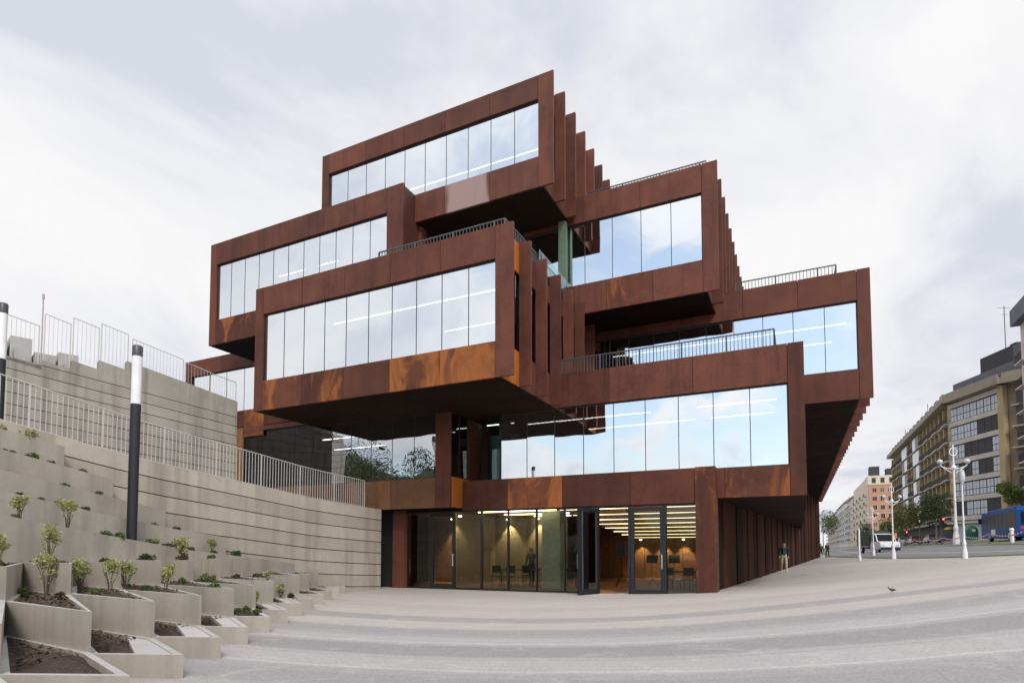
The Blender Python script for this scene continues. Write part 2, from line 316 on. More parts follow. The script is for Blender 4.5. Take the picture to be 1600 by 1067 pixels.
# ------------------------------------------------------------------ ground, roads
def ground_material():
    m, nt, b = newmat('plaza_paving'); L = nt.links.new
    geo = nt.nodes.new('ShaderNodeNewGeometry'); pos = geo.outputs['Position']
    sx = nt.nodes.new('ShaderNodeSeparateXYZ'); L(pos, sx.inputs[0])
    cmb = nt.nodes.new('ShaderNodeCombineXYZ'); L(sx.outputs[1], cmb.inputs[1])
    wob = noise(nt, pos, 0.35, 2, 0.5)
    dx = nt.nodes.new('ShaderNodeMath'); dx.operation = 'SUBTRACT'; L(sx.outputs[0], dx.inputs[0]); dx.inputs[1].default_value = 3.6
    px_ = nt.nodes.new('ShaderNodeMath'); px_.operation = 'MAXIMUM'; L(dx.outputs[0], px_.inputs[0]); px_.inputs[1].default_value = 0
    sq = nt.nodes.new('ShaderNodeMath'); sq.operation = 'MULTIPLY_ADD'; L(px_.outputs[0], sq.inputs[0]); sq.inputs[1].default_value = -0.42; L(dx.outputs[0], sq.inputs[2])
    L(sq.outputs[0], cmb.inputs[0])
    d = nt.nodes.new('ShaderNodeVectorMath'); d.operation = 'DISTANCE'; L(cmb.outputs[0], d.inputs[0]); d.inputs[1].default_value = (0, 29.5, 0)
    wm = nt.nodes.new('ShaderNodeMath'); wm.operation = 'MULTIPLY_ADD'; L(wob, wm.inputs[0]); wm.inputs[1].default_value = 0.25; L(d.outputs['Value'], wm.inputs[2])
    # concentric bands of two aggregates: radius 0..40 m over a stepped ramp
    dv = nt.nodes.new('ShaderNodeMath'); dv.operation = 'DIVIDE'; L(wm.outputs[0], dv.inputs[0]); dv.inputs[1].default_value = 40
    r = nt.nodes.new('ShaderNodeValToRGB'); L(dv.outputs[0], r.inputs[0]); r.color_ramp.interpolation = 'LINEAR'
    beige = (0.425, 0.384, 0.362); beige2 = (0.455, 0.414, 0.392); grey = (0.298, 0.282, 0.286); lite = (0.362, 0.342, 0.344); dk = (0.262, 0.25, 0.254)
    bands = [(0, beige), (11.2, beige2), (13.0, beige), (14.6, beige2), (16.1, grey), (17.0, beige), (18.1, grey), (19.2, lite), (20.1, dk), (21.0, lite), (22.1, grey), (23.2, lite), (24.2, grey), (26, lite), (28, grey), (31, lite), (35, grey)]
    el = r.color_ramp.elements; first = True
    stops = []
    for i, (q, c) in enumerate(bands):
        stops.append((q + 0.04, c))
        if i + 1 < len(bands): stops.append((bands[i+1][0] - 0.04, c))
    stops = stops[:32]
    el[0].position = stops[0][0] / 40; el[0].color = stops[0][1] + (1,); el[1].position = stops[-1][0] / 40; el[1].color = stops[-1][1] + (1,)
    for q, c in stops[1:-1]: x = el.new(q / 40); x.color = c + (1,)
    base = r.outputs[0]
    # fine rows between the bands
    fr = nt.nodes.new('ShaderNodeMath'); fr.operation = 'FRACT'; fm = nt.nodes.new('ShaderNodeMath'); fm.operation = 'MULTIPLY'; L(wm.outputs[0], fm.inputs[0]); fm.inputs[1].default_value = 0.8; L(fm.outputs[0], fr.inputs[0])
    line = maprange(nt, fr.outputs[0], 0.93, 0.97, 0, 1)
    base = mixc(nt, line, base, mixc(nt, 0.3, base, (0.2, 0.2, 0.2)))
    ln2 = nt.nodes.new('ShaderNodeMath'); ln2.operation = 'PINGPONG'; L(wm.outputs[0], ln2.inputs[0]); ln2.inputs[1].default_value = 1.1
    base = mixc(nt, maprange(nt, ln2.outputs[0], 0.015, 0.05, 0.5, 0.0), base, (0.52, 0.49, 0.47))
    rowid = nt.nodes.new('ShaderNodeMath'); rowid.operation = 'FLOOR'; L(fm.outputs[0], rowid.inputs[0])
    wnz = nt.nodes.new('ShaderNodeTexWhiteNoise'); wnz.noise_dimensions = '1D'; L(rowid.outputs[0], wnz.inputs['W'])
    rv = nt.nodes.new('ShaderNodeMapRange'); L(wnz.outputs['Value'], rv.inputs[0]); rv.inputs[3].default_value = 0.94; rv.inputs[4].default_value = 1.05
    hv = nt.nodes.new('ShaderNodeHueSaturation'); L(base, hv.inputs['Color']); L(rv.outputs[0], hv.inputs['Value']); base = hv.outputs[0]
    n1 = noise(nt, pos, 0.5, 7, 0.65); n2 = noise(nt, pos, 26, 6, 0.85); n3 = noise(nt, pos, 1.6, 6, 0.7, (1, 1, 1), 1.0)
    base = mixc(nt, maprange(nt, n1, 0.35, 0.7, 0, 0.22), base, (0.3, 0.29, 0.295))
    base = mixc(nt, maprange(nt, n3, 0.5, 0.75, 0, 0.35), base, (0.56, 0.52, 0.505))
    sp = ramp(nt, n2, [(0.32, (0.68, 0.68, 0.68)), (0.5, (1, 1, 1)), (0.68, (1.26, 1.25, 1.25))])
    base = mixc(nt, 1.0, base, sp, 'MULTIPLY')
    L(base, b.inputs['Base Color']); b.inputs['Roughness'].default_value = 0.8
    bump(nt, b, n2, 0.35, 0.01)
    return m
M['plaza'] = ground_material()
M['asphalt'] = plain('asphalt', (0.17, 0.17, 0.175), 0.85, var=0.2, scale=1.5)
M['grass'] = plain('grass', (0.10, 0.13, 0.035), 0.9, var=0.45, scale=3)
M['kerb'] = plain('kerb_stone', (0.42, 0.41, 0.39), 0.8)
M['line'] = plain('road_paint', (0.7, 0.7, 0.68), 0.6)

def grid(us, vs, zf, name, mat):
    mb = MB(); n = len(us)
    for v in vs:
        for u in us:
            p = b2w(u, v); mb.v.append((p.x, p.y, zf(u, v)))
    for j in range(len(vs) - 1):
        for i in range(n - 1):
            a = j * n + i; mb.f.append([a, a+1, a+1+n, a+n]); mb.m.append(0)
    return mb.build(name, mat)
us = [-1500, -700, -300, -120, -60, -30, -18] + [-12 + 0.75 * i for i in range(50)] + [28, 35, 50, 100, 300, 800, 1800]
vs = [-1500, -600, -200, -80, -30, -10, 0] + [2 + i for i in range(30)] + [34, 40, 50, 65, 80, 120, 200, 400, 800, 2000]
g = struct(grid(us, vs, gz, 'ground', M['plaza'])); bpy.context.view_layer.update(); g.data.polygons.foreach_set('use_smooth', [True] * len(g.data.polygons))
EDGE = [(22, -10), (16, 14), (8.9, 33), (7.1, 37.9), (5.5, 46), (2.95, 79), (3.3, 95), (4.5, 160), (6, 420), (6, 900)]
def edge(v):
    for (u0, v0), (u1, v1) in zip(EDGE, EDGE[1:]):
        if v0 <= v <= v1: return u0 + (u1 - u0) * (v - v0) / (v1 - v0)
    return EDGE[0][0] if v < EDGE[0][1] else EDGE[-1][0]
def strip(name, mat, u0, u1, vlist, dz, th=None):
    mb = MB()
    f0 = u0 if callable(u0) else (lambda v: u0); f1 = u1 if callable(u1) else (lambda v: u1)
    nseg = 6
    rows = []
    for v in vlist:
        row = []
        for i in range(nseg + 1):
            u = f0(v) + (f1(v) - f0(v)) * i / nseg; p = b2w(u, v); row.append((p.x, p.y, gz(u, v) + dz))
        rows.append(row)
    for a, bq in zip(rows, rows[1:]):
        for i in range(nseg): mb.add([a[i], a[i+1], bq[i+1], bq[i]], [(0, 1, 2, 3)])
    if th:
        for a, bq in zip(rows, rows[1:]):
            for q in (0, nseg):
                mb.add([a[q], bq[q], (bq[q][0], bq[q][1], bq[q][2] - th), (a[q][0], a[q][1], a[q][2] - th)], [(0, 1, 2, 3)])
    return mb.build(name, mat)
VL = [-5, 5, 14, 20, 26, 33, 35, 37.9, 41, 46, 55, 65, 79, 87, 95, 110, 130, 160, 220, 300, 420, 650, 900]
struct(strip('grass_verge', M['grass'], edge, lambda v: edge(v) + 0.7, VL, 0.03, 0.05))
struct(strip('near_road', M['asphalt'], lambda v: edge(v) + 0.75, 14.2, VL, 0.012))
struct(strip('road_line', M['line'], lambda v: edge(v) + 3.6, lambda v: edge(v) + 3.75, [v for v in VL if 26 <= v <= 160], 0.02))
struct(strip('grass_median', M['grass'], 14.4, 16.4, VL, 0.12, 0.14))
struct(strip('median_kerb', M['kerb'], 14.2, 14.4, VL, 0.11, 0.12))
struct(strip('far_road', M['asphalt'], 16.4, 21.2, VL, 0.014))
struct(strip('far_pavement', M['kerb'], 21.2, 24.0, VL, 0.12, 0.14))

# ------------------------------------------------------------------ the corten building (building grid u, v; heights above the plaza)
BO = (-8.0, 21.0, 0.0)
bw = b2w(BO[0], BO[1])
bld = tag(empty('stacked_building', (bw.x, bw.y, 0), -BA), 'rust brown weathering steel building of stacked glazed boxes beside the plaza', 'building')
def bp(mb, name, mat, parent, smooth=False): return mb.build(name, mat, parent, off=BO, smooth=smooth)
def one(name, mat, parent, *b): return bp(MB().box(*b), name, mat, parent)

def rail(parent, pts, z0, h, mat='rail', gap=0.13):
    mb = MB()
    for (x0, y0), (x1, y1) in zip(pts, pts[1:]):
        L_ = math.hypot(x1 - x0, y1 - y0); n = max(2, int(L_ / gap)); dx, dy = (x1 - x0) / n, (y1 - y0) / n
        a = math.atan2(y1 - y0, x1 - x0); nx, ny = -math.sin(a) * 0.02, math.cos(a) * 0.02
        for zz_ in (z0 + h, z0 + 0.08):
            mb.add([(x0-nx,y0-ny,zz_-0.02),(x1-nx,y1-ny,zz_-0.02),(x1+nx,y1+ny,zz_-0.02),(x0+nx,y0+ny,zz_-0.02),(x0-nx,y0-ny,zz_+0.02),(x1-nx,y1-ny,zz_+0.02),(x1+nx,y1+ny,zz_+0.02),(x0+nx,y0+ny,zz_+0.02)],
                   [(0,3,2,1),(4,5,6,7),(0,1,5,4),(1,2,6,5),(2,3,7,6),(3,0,4,7)])
        for i in range(n + 1):
            w = 0.028 if i % 12 == 0 else 0.011
            mb.box(x0+dx*i-w, x0+dx*i+w, y0+dy*i-w, y0+dy*i+w, z0, z0 + h - 0.02)
    return stuff(bp(mb, 'terrace_railing', M[mat], parent))

def volume(label, x0, x1, zb, wb, wt, zt, Y, depth, npane, fl=0.55, fr=0.55, fins=0, sp=1.45, wx0=None, top=None, bot=None, post=('cor', 'cor'), strips=(), room=6.0,
           back='roomwall', rw='glass', colour='cor', first_side=None, k=1.0):
    """a storey box: slabs, steel panels, glazing, fins down its right side"""
    vol = empty('storey_box', (0, 0, 0), 0, bld); vol['label'] = label
    x0, x1, Y, sp = x0 * k, x1 * k, Y * k, sp * k; zb, wb, wt, zt = [(z - EYE) * k + EYE for z in (zb, wb, wt, zt)]; strips = [(a * k, b * k, c) for a, b, c in strips]
    fd = 0.42 if fins else 0.0
    xb = x1 - fd                                       # face of the side wall behind the fins
    y1 = Y + depth
    sh = MB(); sh.box(x0+0.06, xb-0.06, Y+0.09, y1, wt, zt-0.03); sh.box(x0+0.06, xb-0.06, Y+0.09, y1, zb+0.03, wb)
    sh.box(x0+0.06, x0+0.3, Y+0.09, y1, wb, wt); sh.box(x0+0.3, xb-0.3, y1-0.3, y1, wb, wt)
    if not fins: sh.box(xb-0.3, xb-0.06, Y+0.09, y1, wb, wt)
    bp(sh, 'slab_and_wall', M['cor_dark'], vol)
    # soffit in strips
    ns = max(2, int(depth / (1.45 if depth > 50 else 2.9)))
    for i in range(ns):
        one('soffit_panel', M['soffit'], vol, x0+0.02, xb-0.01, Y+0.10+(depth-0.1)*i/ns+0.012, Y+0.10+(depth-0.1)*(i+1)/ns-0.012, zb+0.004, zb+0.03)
    # left flank
    one('side_panel', M[colour], vol, x0, x0+0.058, Y+0.1, y1, zb+0.001, zt)
    wxa = x0 + fl if wx0 is None else wx0; wxb = x1 - fr
    pw = (wxb - wxa) / npane
    # front panels: posts, top and bottom bands
    xe = wxa; wxa = x0 + fl if wx0 is not None else wxa
    def pan(a, b, c, d, key): one('steel_panel', M[key], vol, a+0.008, b-0.008, Y, Y+0.088, c, d)
    pan(x0, wxa, zb, zt, post[0]); pan(wxb, x1, zb, zt, post[1])
    npn = max(1, round(npane / 2)); tops = top or [colour] * npn; bots = bot or [colour] * npn
    for seq, c, d in ((tops, wt, zt - 0.004), (bots, zb + 0.002, wb)):
        k = len(seq)
        for i, key in enumerate(seq): pan(wxa + (wxb - wxa) * i / k, wxa + (wxb - wxa) * (i + 1) / k, c, d, key)
    wxa = xe
    if wx0 is not None:
        g_ = MB().add([(x0+fl, Y+1.1, wb), (wxa, Y+1.1, wb), (wxa, Y+1.1, wt), (x0+fl, Y+1.1, wt)], [(0, 1, 2, 3)]); bp(g_, 'window_pane', M['glass_side'], vol); one('return_wall', M['mull'], vol, wxa-0.06, wxa-0.002, Y+0.1, Y+1.1, wb, wt)
    # glazing
    fm = MB(); t = 0.035
    fm.box(wxa, wxb, Y+0.10, Y+0.2, wt-t-0.02, wt-0.002); fm.box(wxa, wxb, Y+0.10, Y+0.2, wb+0.002, wb+t); fm.box(wxa, wxa+t, Y+0.10, Y+0.2, wb+t, wt-t-0.02); fm.box(wxb-t, wxb, Y+0.10, Y+0.2, wb+t, wt-t-0.02)
    bp(fm, 'window_frame', M['mull'], vol)
    for i in range(npane):
        a, b = wxa + pw * i, wxa + pw * (i + 1)
        # a single reflecting face in front
        g_ = MB().add([(max(a, wxa+t)+0.008, Y+0.12, wb+t), (min(b, wxb-t)-0.008, Y+0.12, wb+t), (min(b, wxb-t)-0.008, Y+0.12, wt-t-0.02), (max(a, wxa+t)+0.008, Y+0.12, wt-t-0.02)], [(0, 1, 2, 3)])
        bp(g_, 'window_pane', M['glass_low' if rw == 'glass_mid' and i < 5 else rw], vol)  # first panes reflect less, to dim the bright wall mirrored in them
        if i: one('mullion', M['mull'], vol, a-0.013, a+0.013, Y+0.112, Y+0.19, wb+t, wt-t-0.02)
    # room behind
    rm = MB(); rm.box(x0+0.32, xb-0.32, Y+room, Y+room+0.1, wb+0.03, wt-0.03); bp(rm, 'room_wall', M[back], vol)
    one('room_ceiling', M['ceil'], vol, x0+0.32, xb-0.3, Y+0.22, Y+room, wt-0.05, wt-0.004)
    one('room_floor', M['roomfloor'], vol, x0+0.32, xb-0.3, Y+0.22, Y+room, wb+0.004, wb+0.03)
    for (sx0, sx1, sy) in strips: one('light_strip', M['strip'], vol, sx0, sx1, Y+sy, Y+sy+0.045, wt-0.085, wt-0.056)
    # fins down the right side
    if fins:
        one('window_frame', M['mull'], vol, xb-0.28, xb-0.2, Y+0.2, Y+sp*fins, wb, wt)
        for i in range(fins):
            ya, yb = Y + sp * i + 0.088, Y + sp * (i + 1)
            yb = min(yb, y1)
            k1 = 'cor_bright' if (first_side and i == 0) else colour
            one('side_panel', M[k1], vol, xb-0.055, xb, ya+0.006, yb-0.004, wt, zt-0.06)
            one('side_panel', M[k1], vol, xb-0.055, xb, ya+0.006, yb-0.004, zb+0.002, wb)
            pf = 0.3 if i else 0.0
            if i: one('side_panel', M[colour], vol, xb-0.055, xb, ya+0.006, ya+(yb-ya)*pf, wb+0.002, wt-0.002)
            g_ = MB().add([(xb-0.1, ya+(yb-ya)*pf, wb), (xb-0.1, yb, wb), (xb-0.1, yb, wt), (xb-0.1, ya+(yb-ya)*pf, wt)], [(0, 1, 2, 3)])
            bp(g_, 'side_window_pane', M['glass_side'], vol)
            if i + 1 <= fins and yb < y1 + 0.01: one('fin', M[colour], vol, xb+0.001, x1, yb-0.06, yb+0.06, zb, zt)
    return vol

# ground storey hall first (large structure), then upper boxes
vA = volume('topmost glazed steel box of the building', -22.1, -9.05, 17.15, 18.5, 21.1, 22.15, 22.8, 24, 10, 0.42, 0.65, fins=16, sp=1.41,
            bot=['cor', 'cor', 'cor', 'cor_pale', 'cor_lit'], top=['cor', 'cor', 'cor', 'cor', 'cor_lit'], post=('cor', 'cor'), strips=[(-21, -9.8, 2.6)], k=0.905)
vB = volume('left box on the fourth level with its end turned from the sky', -29.2, -16.1, 12.8, 14.15, 17.3, 18.5, 21.75, 14, 11, 0.45, 0.85,
            bot=['cor_or2', 'cor_or2', 'cor', 'cor', 'cor'], strips=[(-26.6, -24.6, 2.2), (-23.6, -16.9, 2.2)], k=0.905)
vC = volume('foremost projecting box with orange stained lower band', -21.05, -8.6, 7.48, 8.75, 11.68, 12.85, 17.9, 12, 10, 0.45, 0.66, fins=8, sp=1.5,
            bot=['cor_or2', 'cor_or2', 'cor', 'cor_or', 'cor_or'], top=['cor', 'cor', 'cor_lit', 'cor', 'cor'], strips=[(-18.5, -9.4, 1.9), (-14.5, -10.0, 4.6)], first_side=True, k=0.925)
vR1 = volume('right hand box on the fourth level under the top terrace', -14.0, -2.65, 12.05, 13.4, 16.25, 17.45, 24.75, 34, 8, 0.5, 0.6, fins=23, sp=1.45,
             bot=['cor', 'cor', 'cor', 'cor_or2', 'cor'], room=7, k=0.95)
vR2 = volume('long right hand box on the third level with a deep finned cantilever', -10.6, 2.7, 7.3, 8.46, 11.15, 12.35, 25.95, 56, 11, 0.5, 0.46, fins=38, sp=1.45,
             bot=['cor'] * 5, strips=[(-9.4, 2.0, 2.3), (-1.5, 1.6, 4.6)], room=7)
vR3 = volume('wide right hand box on the second level above the entrance', -12.9, 0.3, 3.32, 4.34, 7.09, 8.4, 21.45, 40, 9, 0.5, 0.5, post=('cor_dark', 'cor_dark'), wx0=-10.95,
             bot=['cor_or2', 'cor', 'cor', 'cor', 'cor_or2', 'cor_or2'], strips=[(-10.6, -5.2, 2.0), (-3.4, -0.6, 2.0), (-8.5, -3.8, 4.2), (-3.2, -0.8, 4.2)], room=8)
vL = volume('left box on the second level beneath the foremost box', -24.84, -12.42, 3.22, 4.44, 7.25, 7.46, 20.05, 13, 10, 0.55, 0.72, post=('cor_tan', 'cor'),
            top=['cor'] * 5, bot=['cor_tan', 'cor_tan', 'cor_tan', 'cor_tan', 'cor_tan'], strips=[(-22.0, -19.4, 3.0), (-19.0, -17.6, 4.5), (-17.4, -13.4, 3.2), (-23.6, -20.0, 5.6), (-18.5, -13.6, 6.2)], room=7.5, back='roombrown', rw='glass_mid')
vD = volume('far left wing seen beneath the upper box', -31.9, -21.0, 8.2, 9.1, 11.5, 12.4, 22.35, 12, 7, 0.5, 0.5)
# orange return of the left box, teal room, screens
one('side_panel', M['cor_bright'], vL, -12.42, -12.36, 20.14, 21.44, 3.23, 4.44)
for k, (a, b) in enumerate(((20.2, 20.75), (20.85, 21.4))):
    g_ = MB().add([(-12.45, a, 4.5), (-12.45, b, 4.5), (-12.45, b, 7.2), (-12.45, a, 7.2)], [(0, 1, 2, 3)]); bp(g_, 'side_window_pane', M['glass_side'], vL)
one('orange_panel', M['cor_or'], vL, -24.2, -22.9, 20.06, 20.10, 7.0, 8.3)
for x, w, k in ((-18.1, 0.8, 'roombrown'), (-16.0, 1.0, 'teal'), (-14.6, 0.7, 'redwall')): one('partition', M[k], vL, x, x + w, 24.0, 24.2, 4.5, 6.4 if k != 'teal' else 7.0)
for x in (-15.6, -15.1, -13.7): one('hanging_panel', M['white'], vL, x, x + 0.12, 23.2, 23.24, 5.6, 6.3)
one('partition', M['teal'], vR3, -12.3, -10.96, 23.2, 23.4, 4.36, 6.6)
one('screen', M['black'], vR3, -11.75, -11.2, 23.0, 23.1, 5.2, 6.2)
one('light_strip', M['strip'], vR3, -12.3, -11.0, 22.9, 22.95, 7.0, 7.03)
one('lift_door_panel', M['redwall'], vR2, -8.35, -8.27, 26.2, 27.6, 8.5, 11.0)
# floors of the terraces and rails on them
rail(vC, [(-13.6, 16.95), (-8.45, 16.95), (-8.45, 23.3)], 11.5, 0.9)
one('terrace_floor', M['roomfloor'], vC, -19.2, -8.4, 16.7, 28, 11.98, 11.992)
rail(vR3, [(-8.4, 24.6), (-8.4, 22.05), (-0.6, 22.05), (-0.6, 25.8)], 8.3, 0.85)
rail(vR1, [(-8.0, 24.1), (-3.0, 24.1)], 16.25, 0.85)
rail(vR2, [(-2.2, 26.7), (1.6, 26.7), (1.6, 40)], 12.3, 0.7)
# recessed storey between the boxes: dark back wall seen over the terrace of the foremost box
rc = empty('recessed_storey', (0, 0, 0), 0, bld); rc['label'] = 'dark recessed storey behind the terrace of the foremost box'
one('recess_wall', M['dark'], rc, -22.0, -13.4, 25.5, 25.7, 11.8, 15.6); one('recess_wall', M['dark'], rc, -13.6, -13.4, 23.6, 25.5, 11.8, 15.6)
one('column', M['cor'], rc, -14.9, -14.5, 20.9, 21.3, 11.8, 15.6)
one('light_strip', M['strip_warm'], rc, -16.1, -14.95, 22.4, 22.5, 14.7, 14.78)
one('green_column', plain('pale_green_column', (0.10, 0.16, 0.11), 0.7), rc, -9.0, -8.68, 23.2, 23.46, 11.9, 15.6)
for (a, b) in ((19.6, 21.2), (21.25, 22.4), (22.45, 23.4)):
    g_ = MB().add([(-8.37, a, 11.6), (-8.37, b, 11.6), (-8.37, b, 12.6), (-8.37, a, 12.6)], [(0, 1, 2, 3)]); bp(g_, 'glass_balustrade', M['glass_green'], rc)
# recess between the foremost box and the third level box
rc2 = empty('recessed_storey', (0, 0, 0), 0, bld); rc2['label'] = 'dark recess behind the middle terrace railing'
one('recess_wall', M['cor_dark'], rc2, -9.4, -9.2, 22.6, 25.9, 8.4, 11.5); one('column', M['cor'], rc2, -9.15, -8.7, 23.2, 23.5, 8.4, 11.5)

# ------------------------------------------------------------------ ground storey
gs = empty('ground_storey', (0, 0, 0), 0, bld); gs['label'] = 'glazed entrance storey with black framed doors'
GY = 20.9; FZ = -0.08
def zg(u): return gz(u, GY)
for i, (a, b, key) in enumerate(((-12.36, -10.3, 'cor_dark'), (-10.3, -8.0, 'cor_or'), (-8.0, -5.4, 'cor_dark'), (-5.4, -3.15, 'cor_dark'))):
    one('steel_panel', M[key], gs, a+0.008, b-0.008, GY, GY+0.3, 3.14, 4.34)
one('column', M['cor_or2'], gs, -3.14, -2.48, GY-0.05, GY+0.62, zg(-3)-0.3, 4.36)
one('beam', M['dark'], gs, -17.0, -3.15, GY+0.31, GY+0.5, 3.14, 3.3)
one('black_wall', M['dark'], gs, -17.6, -15.86, GY+0.2, GY+0.5, -0.3, 3.2)
one('column', M['cor_lit'], gs, -15.84, -15.22, GY-0.02, GY+0.5, -0.3, 3.2)
def gpane(a, b, mat='glass_clear', z1=3.1):
    g_ = MB().add([(a, GY+0.16, FZ+0.06), (b, GY+0.16, FZ+0.06), (b, GY+0.16, z1), (a, GY+0.16, z1)], [(0, 1, 2, 3)])
    return bp(g_, 'window_pane', M[mat], gs)
xs = [-12.74, -11.54, -10.34, -9.12, -7.96, -7.2]
for a, b in zip(xs, xs[1:]):
    gpane(a + 0.02, b - 0.02); one('mullion', M['black'], gs, b-0.025, b+0.025, GY+0.1, GY+0.24, FZ, 3.13)
gpane(-15.2, -14.0); gpane(-4.2, -3.16)
fr_ = MB()
for a, b in ((-15.2, -13.98), (-12.72, -7.18), (-4.2, -3.16)):
    fr_.box(a, b, GY+0.1, GY+0.24, FZ, FZ+0.06)
fr_.box(-15.2, -3.16, GY+0.1, GY+0.26, 3.08, 3.138)
bp(fr_, 'window_frame', M['black'], gs)
def door(xh, w, ang, z0=FZ, h=3.12, t=0.13, side=1):
    """black framed glass door leaf hinged at xh"""
    d = empty('door', (xh - BO[0], GY + 0.12 - BO[1], 0), ang, bld); s = side
    fm = MB(); x0, x1 = sorted((0, s * w))
    fm.box(x0, x0+t, -0.05, 0.05, z0+0.02, z0+h); fm.box(x1-t, x1, -0.05, 0.05, z0+0.02, z0+h); fm.box(x0+t, x1-t, -0.05, 0.05, z0+h-t, z0+h); fm.box(x0+t, x1-t, -0.05, 0.05, z0+0.02, z0+0.2)
    fm.build('door_frame', M['black'], d)
    MB().add([(x0+t, 0, z0+0.2), (x1-t, 0, z0+0.2), (x1-t, 0, z0+h-t), (x0+t, 0, z0+h-t)], [(0, 1, 2, 3)]).build('door_pane', M['glass_clear'], d)
    hx = x0 + t * 0.5 if s < 0 else x1 - t * 0.5
    MB().tube((hx, -0.1, z0+0.95), (hx, -0.1, z0+1.45), 0.018).tube((hx, -0.1, z0+1.0), (hx, -0.05, z0+1.0), 0.012).tube((hx, -0.1, z0+1.4), (hx, -0.05, z0+1.4), 0.012).build('handle', M['whiterail'], d)
    return d
door(-13.96, 1.2, 0)
d2 = door(-6.62, 1.12, R(-112), side=1); d2['label'] = 'door leaf standing open'
door(-5.42, 1.18, 0)
one('door_post', M['black'], gs, -7.18, -7.1, GY+0.06, GY+0.28, FZ, 3.13); one('door_post', M['black'], gs, -5.5, -5.43, GY+0.06, GY+0.28, FZ, 3.13); one('door_post', M['black'], gs, -4.24, -4.16, GY+0.06, GY+0.28, FZ, 3.13)
gpane(-7.1, -6.66)
# hall inside
hall = empty('entrance_hall', (0, 0, 0), 0, bld); hall['label'] = 'timber lined hall with rows of ceiling light strips'
one('hall_floor', M['timberfloor'], hall, -17.0, -2.6, GY+0.26, 36, -0.12, FZ+0.02)
one('hall_ceiling', M['roombrown'], hall, -17.0, -2.6, GY+0.52, 36, 3.2, 3.3)
def cz(y): return 3.12 - 0.085 * max(0, y - 21.6)
for i in range(8):
    y = 21.7 + i * 1.5; one('light_strip', M['strip_soft'], hall, -8.4, -2.9, y, y + 0.03, cz(y) - 0.034, cz(y) - 0.02); one('ceiling_slat', M['timber'], hall, -8.6, -2.7, y + 0.12, y + 1.4, cz(y) - 0.01, 3.19)
for y, xa in ((22.3, -12.4), (24.4, -12.2), (26.0, -11.4)): one('light_strip', M['strip_warm'], hall, xa, -8.8, y, y + 0.05, 3.12, 3.16)
one('side_wall', M['dark'], hall, -17.2, -17.0, GY+0.3, 36, -0.2, 3.25); one('back_wall', M['dark'], hall, -17.0, -2.6, 35.8, 36, -0.2, 3.25)
for i in range(14):
    a = -17 + i * 1.03; one('timber_panel', M['timber'], hall, a, a + 1.01, 33.0, 33.1, FZ+0.02, 3.19)
for i in range(7):
    a = 22.6 + i * 1.6; one('concrete_panel', M['roomwall'], hall, -13.9, -13.7, a, a + 1.58, FZ+0.02, 3.19)
one('concrete_panel', M['roomwall'], hall, -13.7, -9.9, 26.4, 26.6, FZ+0.02, 3.19)
one('column', plain('pale_green_concrete', (0.42, 0.46, 0.38), 0.7), hall, -9.55, -8.75, 22.6, 23.3, FZ+0.02, 3.19)
one('white_panel', M['white'], hall, -4.6, -3.5, 32.6, 32.7, 0.8, 2.4)
def washer(x, y, e, z=2.98):
    o = one('wall_washer', M['strip_warm'], hall, x, x + 0.12, y, y + 0.08, z, z + 0.06)
    ld = bpy.data.lights.new('wall_washer_lamp', 'SPOT'); ld.energy = e; ld.color = (1.0, 0.72, 0.38); ld.spot_size = R(75); ld.spot_blend = 0.6; ld.shadow_soft_size = 0.04
    lo_ = bpy.data.objects.new('wall_washer_lamp', ld); COL.objects.link(lo_); lo_.parent = o; lo_.location = (x + 0.06 - BO[0], y + 0.04 - BO[1], z - 0.03); lo_.rotation_euler = (R(18), 0, 0)
for x in (-14.6, -12.9, -11.3, -10.2): washer(x, 26.05 if x > -13.7 else 24.5, 100)
for x in (-7.9, -6.7, -5.6, -4.4): washer(x, 32.5, 110, 2.05)
washer(-13.5, 22.5, 60); washer(-15.2, 24.6, 160)
one('room_back', M['timber'], hall, -16.9, -13.95, 25.2, 25.3, FZ+0.02, 3.19)
# splayed steel wall under the cantilever, with upright ribs
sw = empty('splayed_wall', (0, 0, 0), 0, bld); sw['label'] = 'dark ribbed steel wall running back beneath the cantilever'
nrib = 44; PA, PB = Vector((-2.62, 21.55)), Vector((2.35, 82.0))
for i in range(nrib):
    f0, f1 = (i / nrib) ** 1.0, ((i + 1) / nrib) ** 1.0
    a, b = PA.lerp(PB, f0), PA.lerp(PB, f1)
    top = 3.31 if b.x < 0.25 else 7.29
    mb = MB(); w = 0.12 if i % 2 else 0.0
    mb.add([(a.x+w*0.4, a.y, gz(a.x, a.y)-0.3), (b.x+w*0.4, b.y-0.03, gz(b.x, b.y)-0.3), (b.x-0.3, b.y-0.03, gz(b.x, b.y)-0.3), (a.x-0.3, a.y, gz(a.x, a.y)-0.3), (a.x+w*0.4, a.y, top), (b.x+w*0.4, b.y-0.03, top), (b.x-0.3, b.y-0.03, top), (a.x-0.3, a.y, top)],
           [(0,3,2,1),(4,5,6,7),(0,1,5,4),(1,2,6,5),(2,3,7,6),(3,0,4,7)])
    bp(mb, 'steel_panel', M['cor_deep' if i % 3 else 'soffit'], sw)

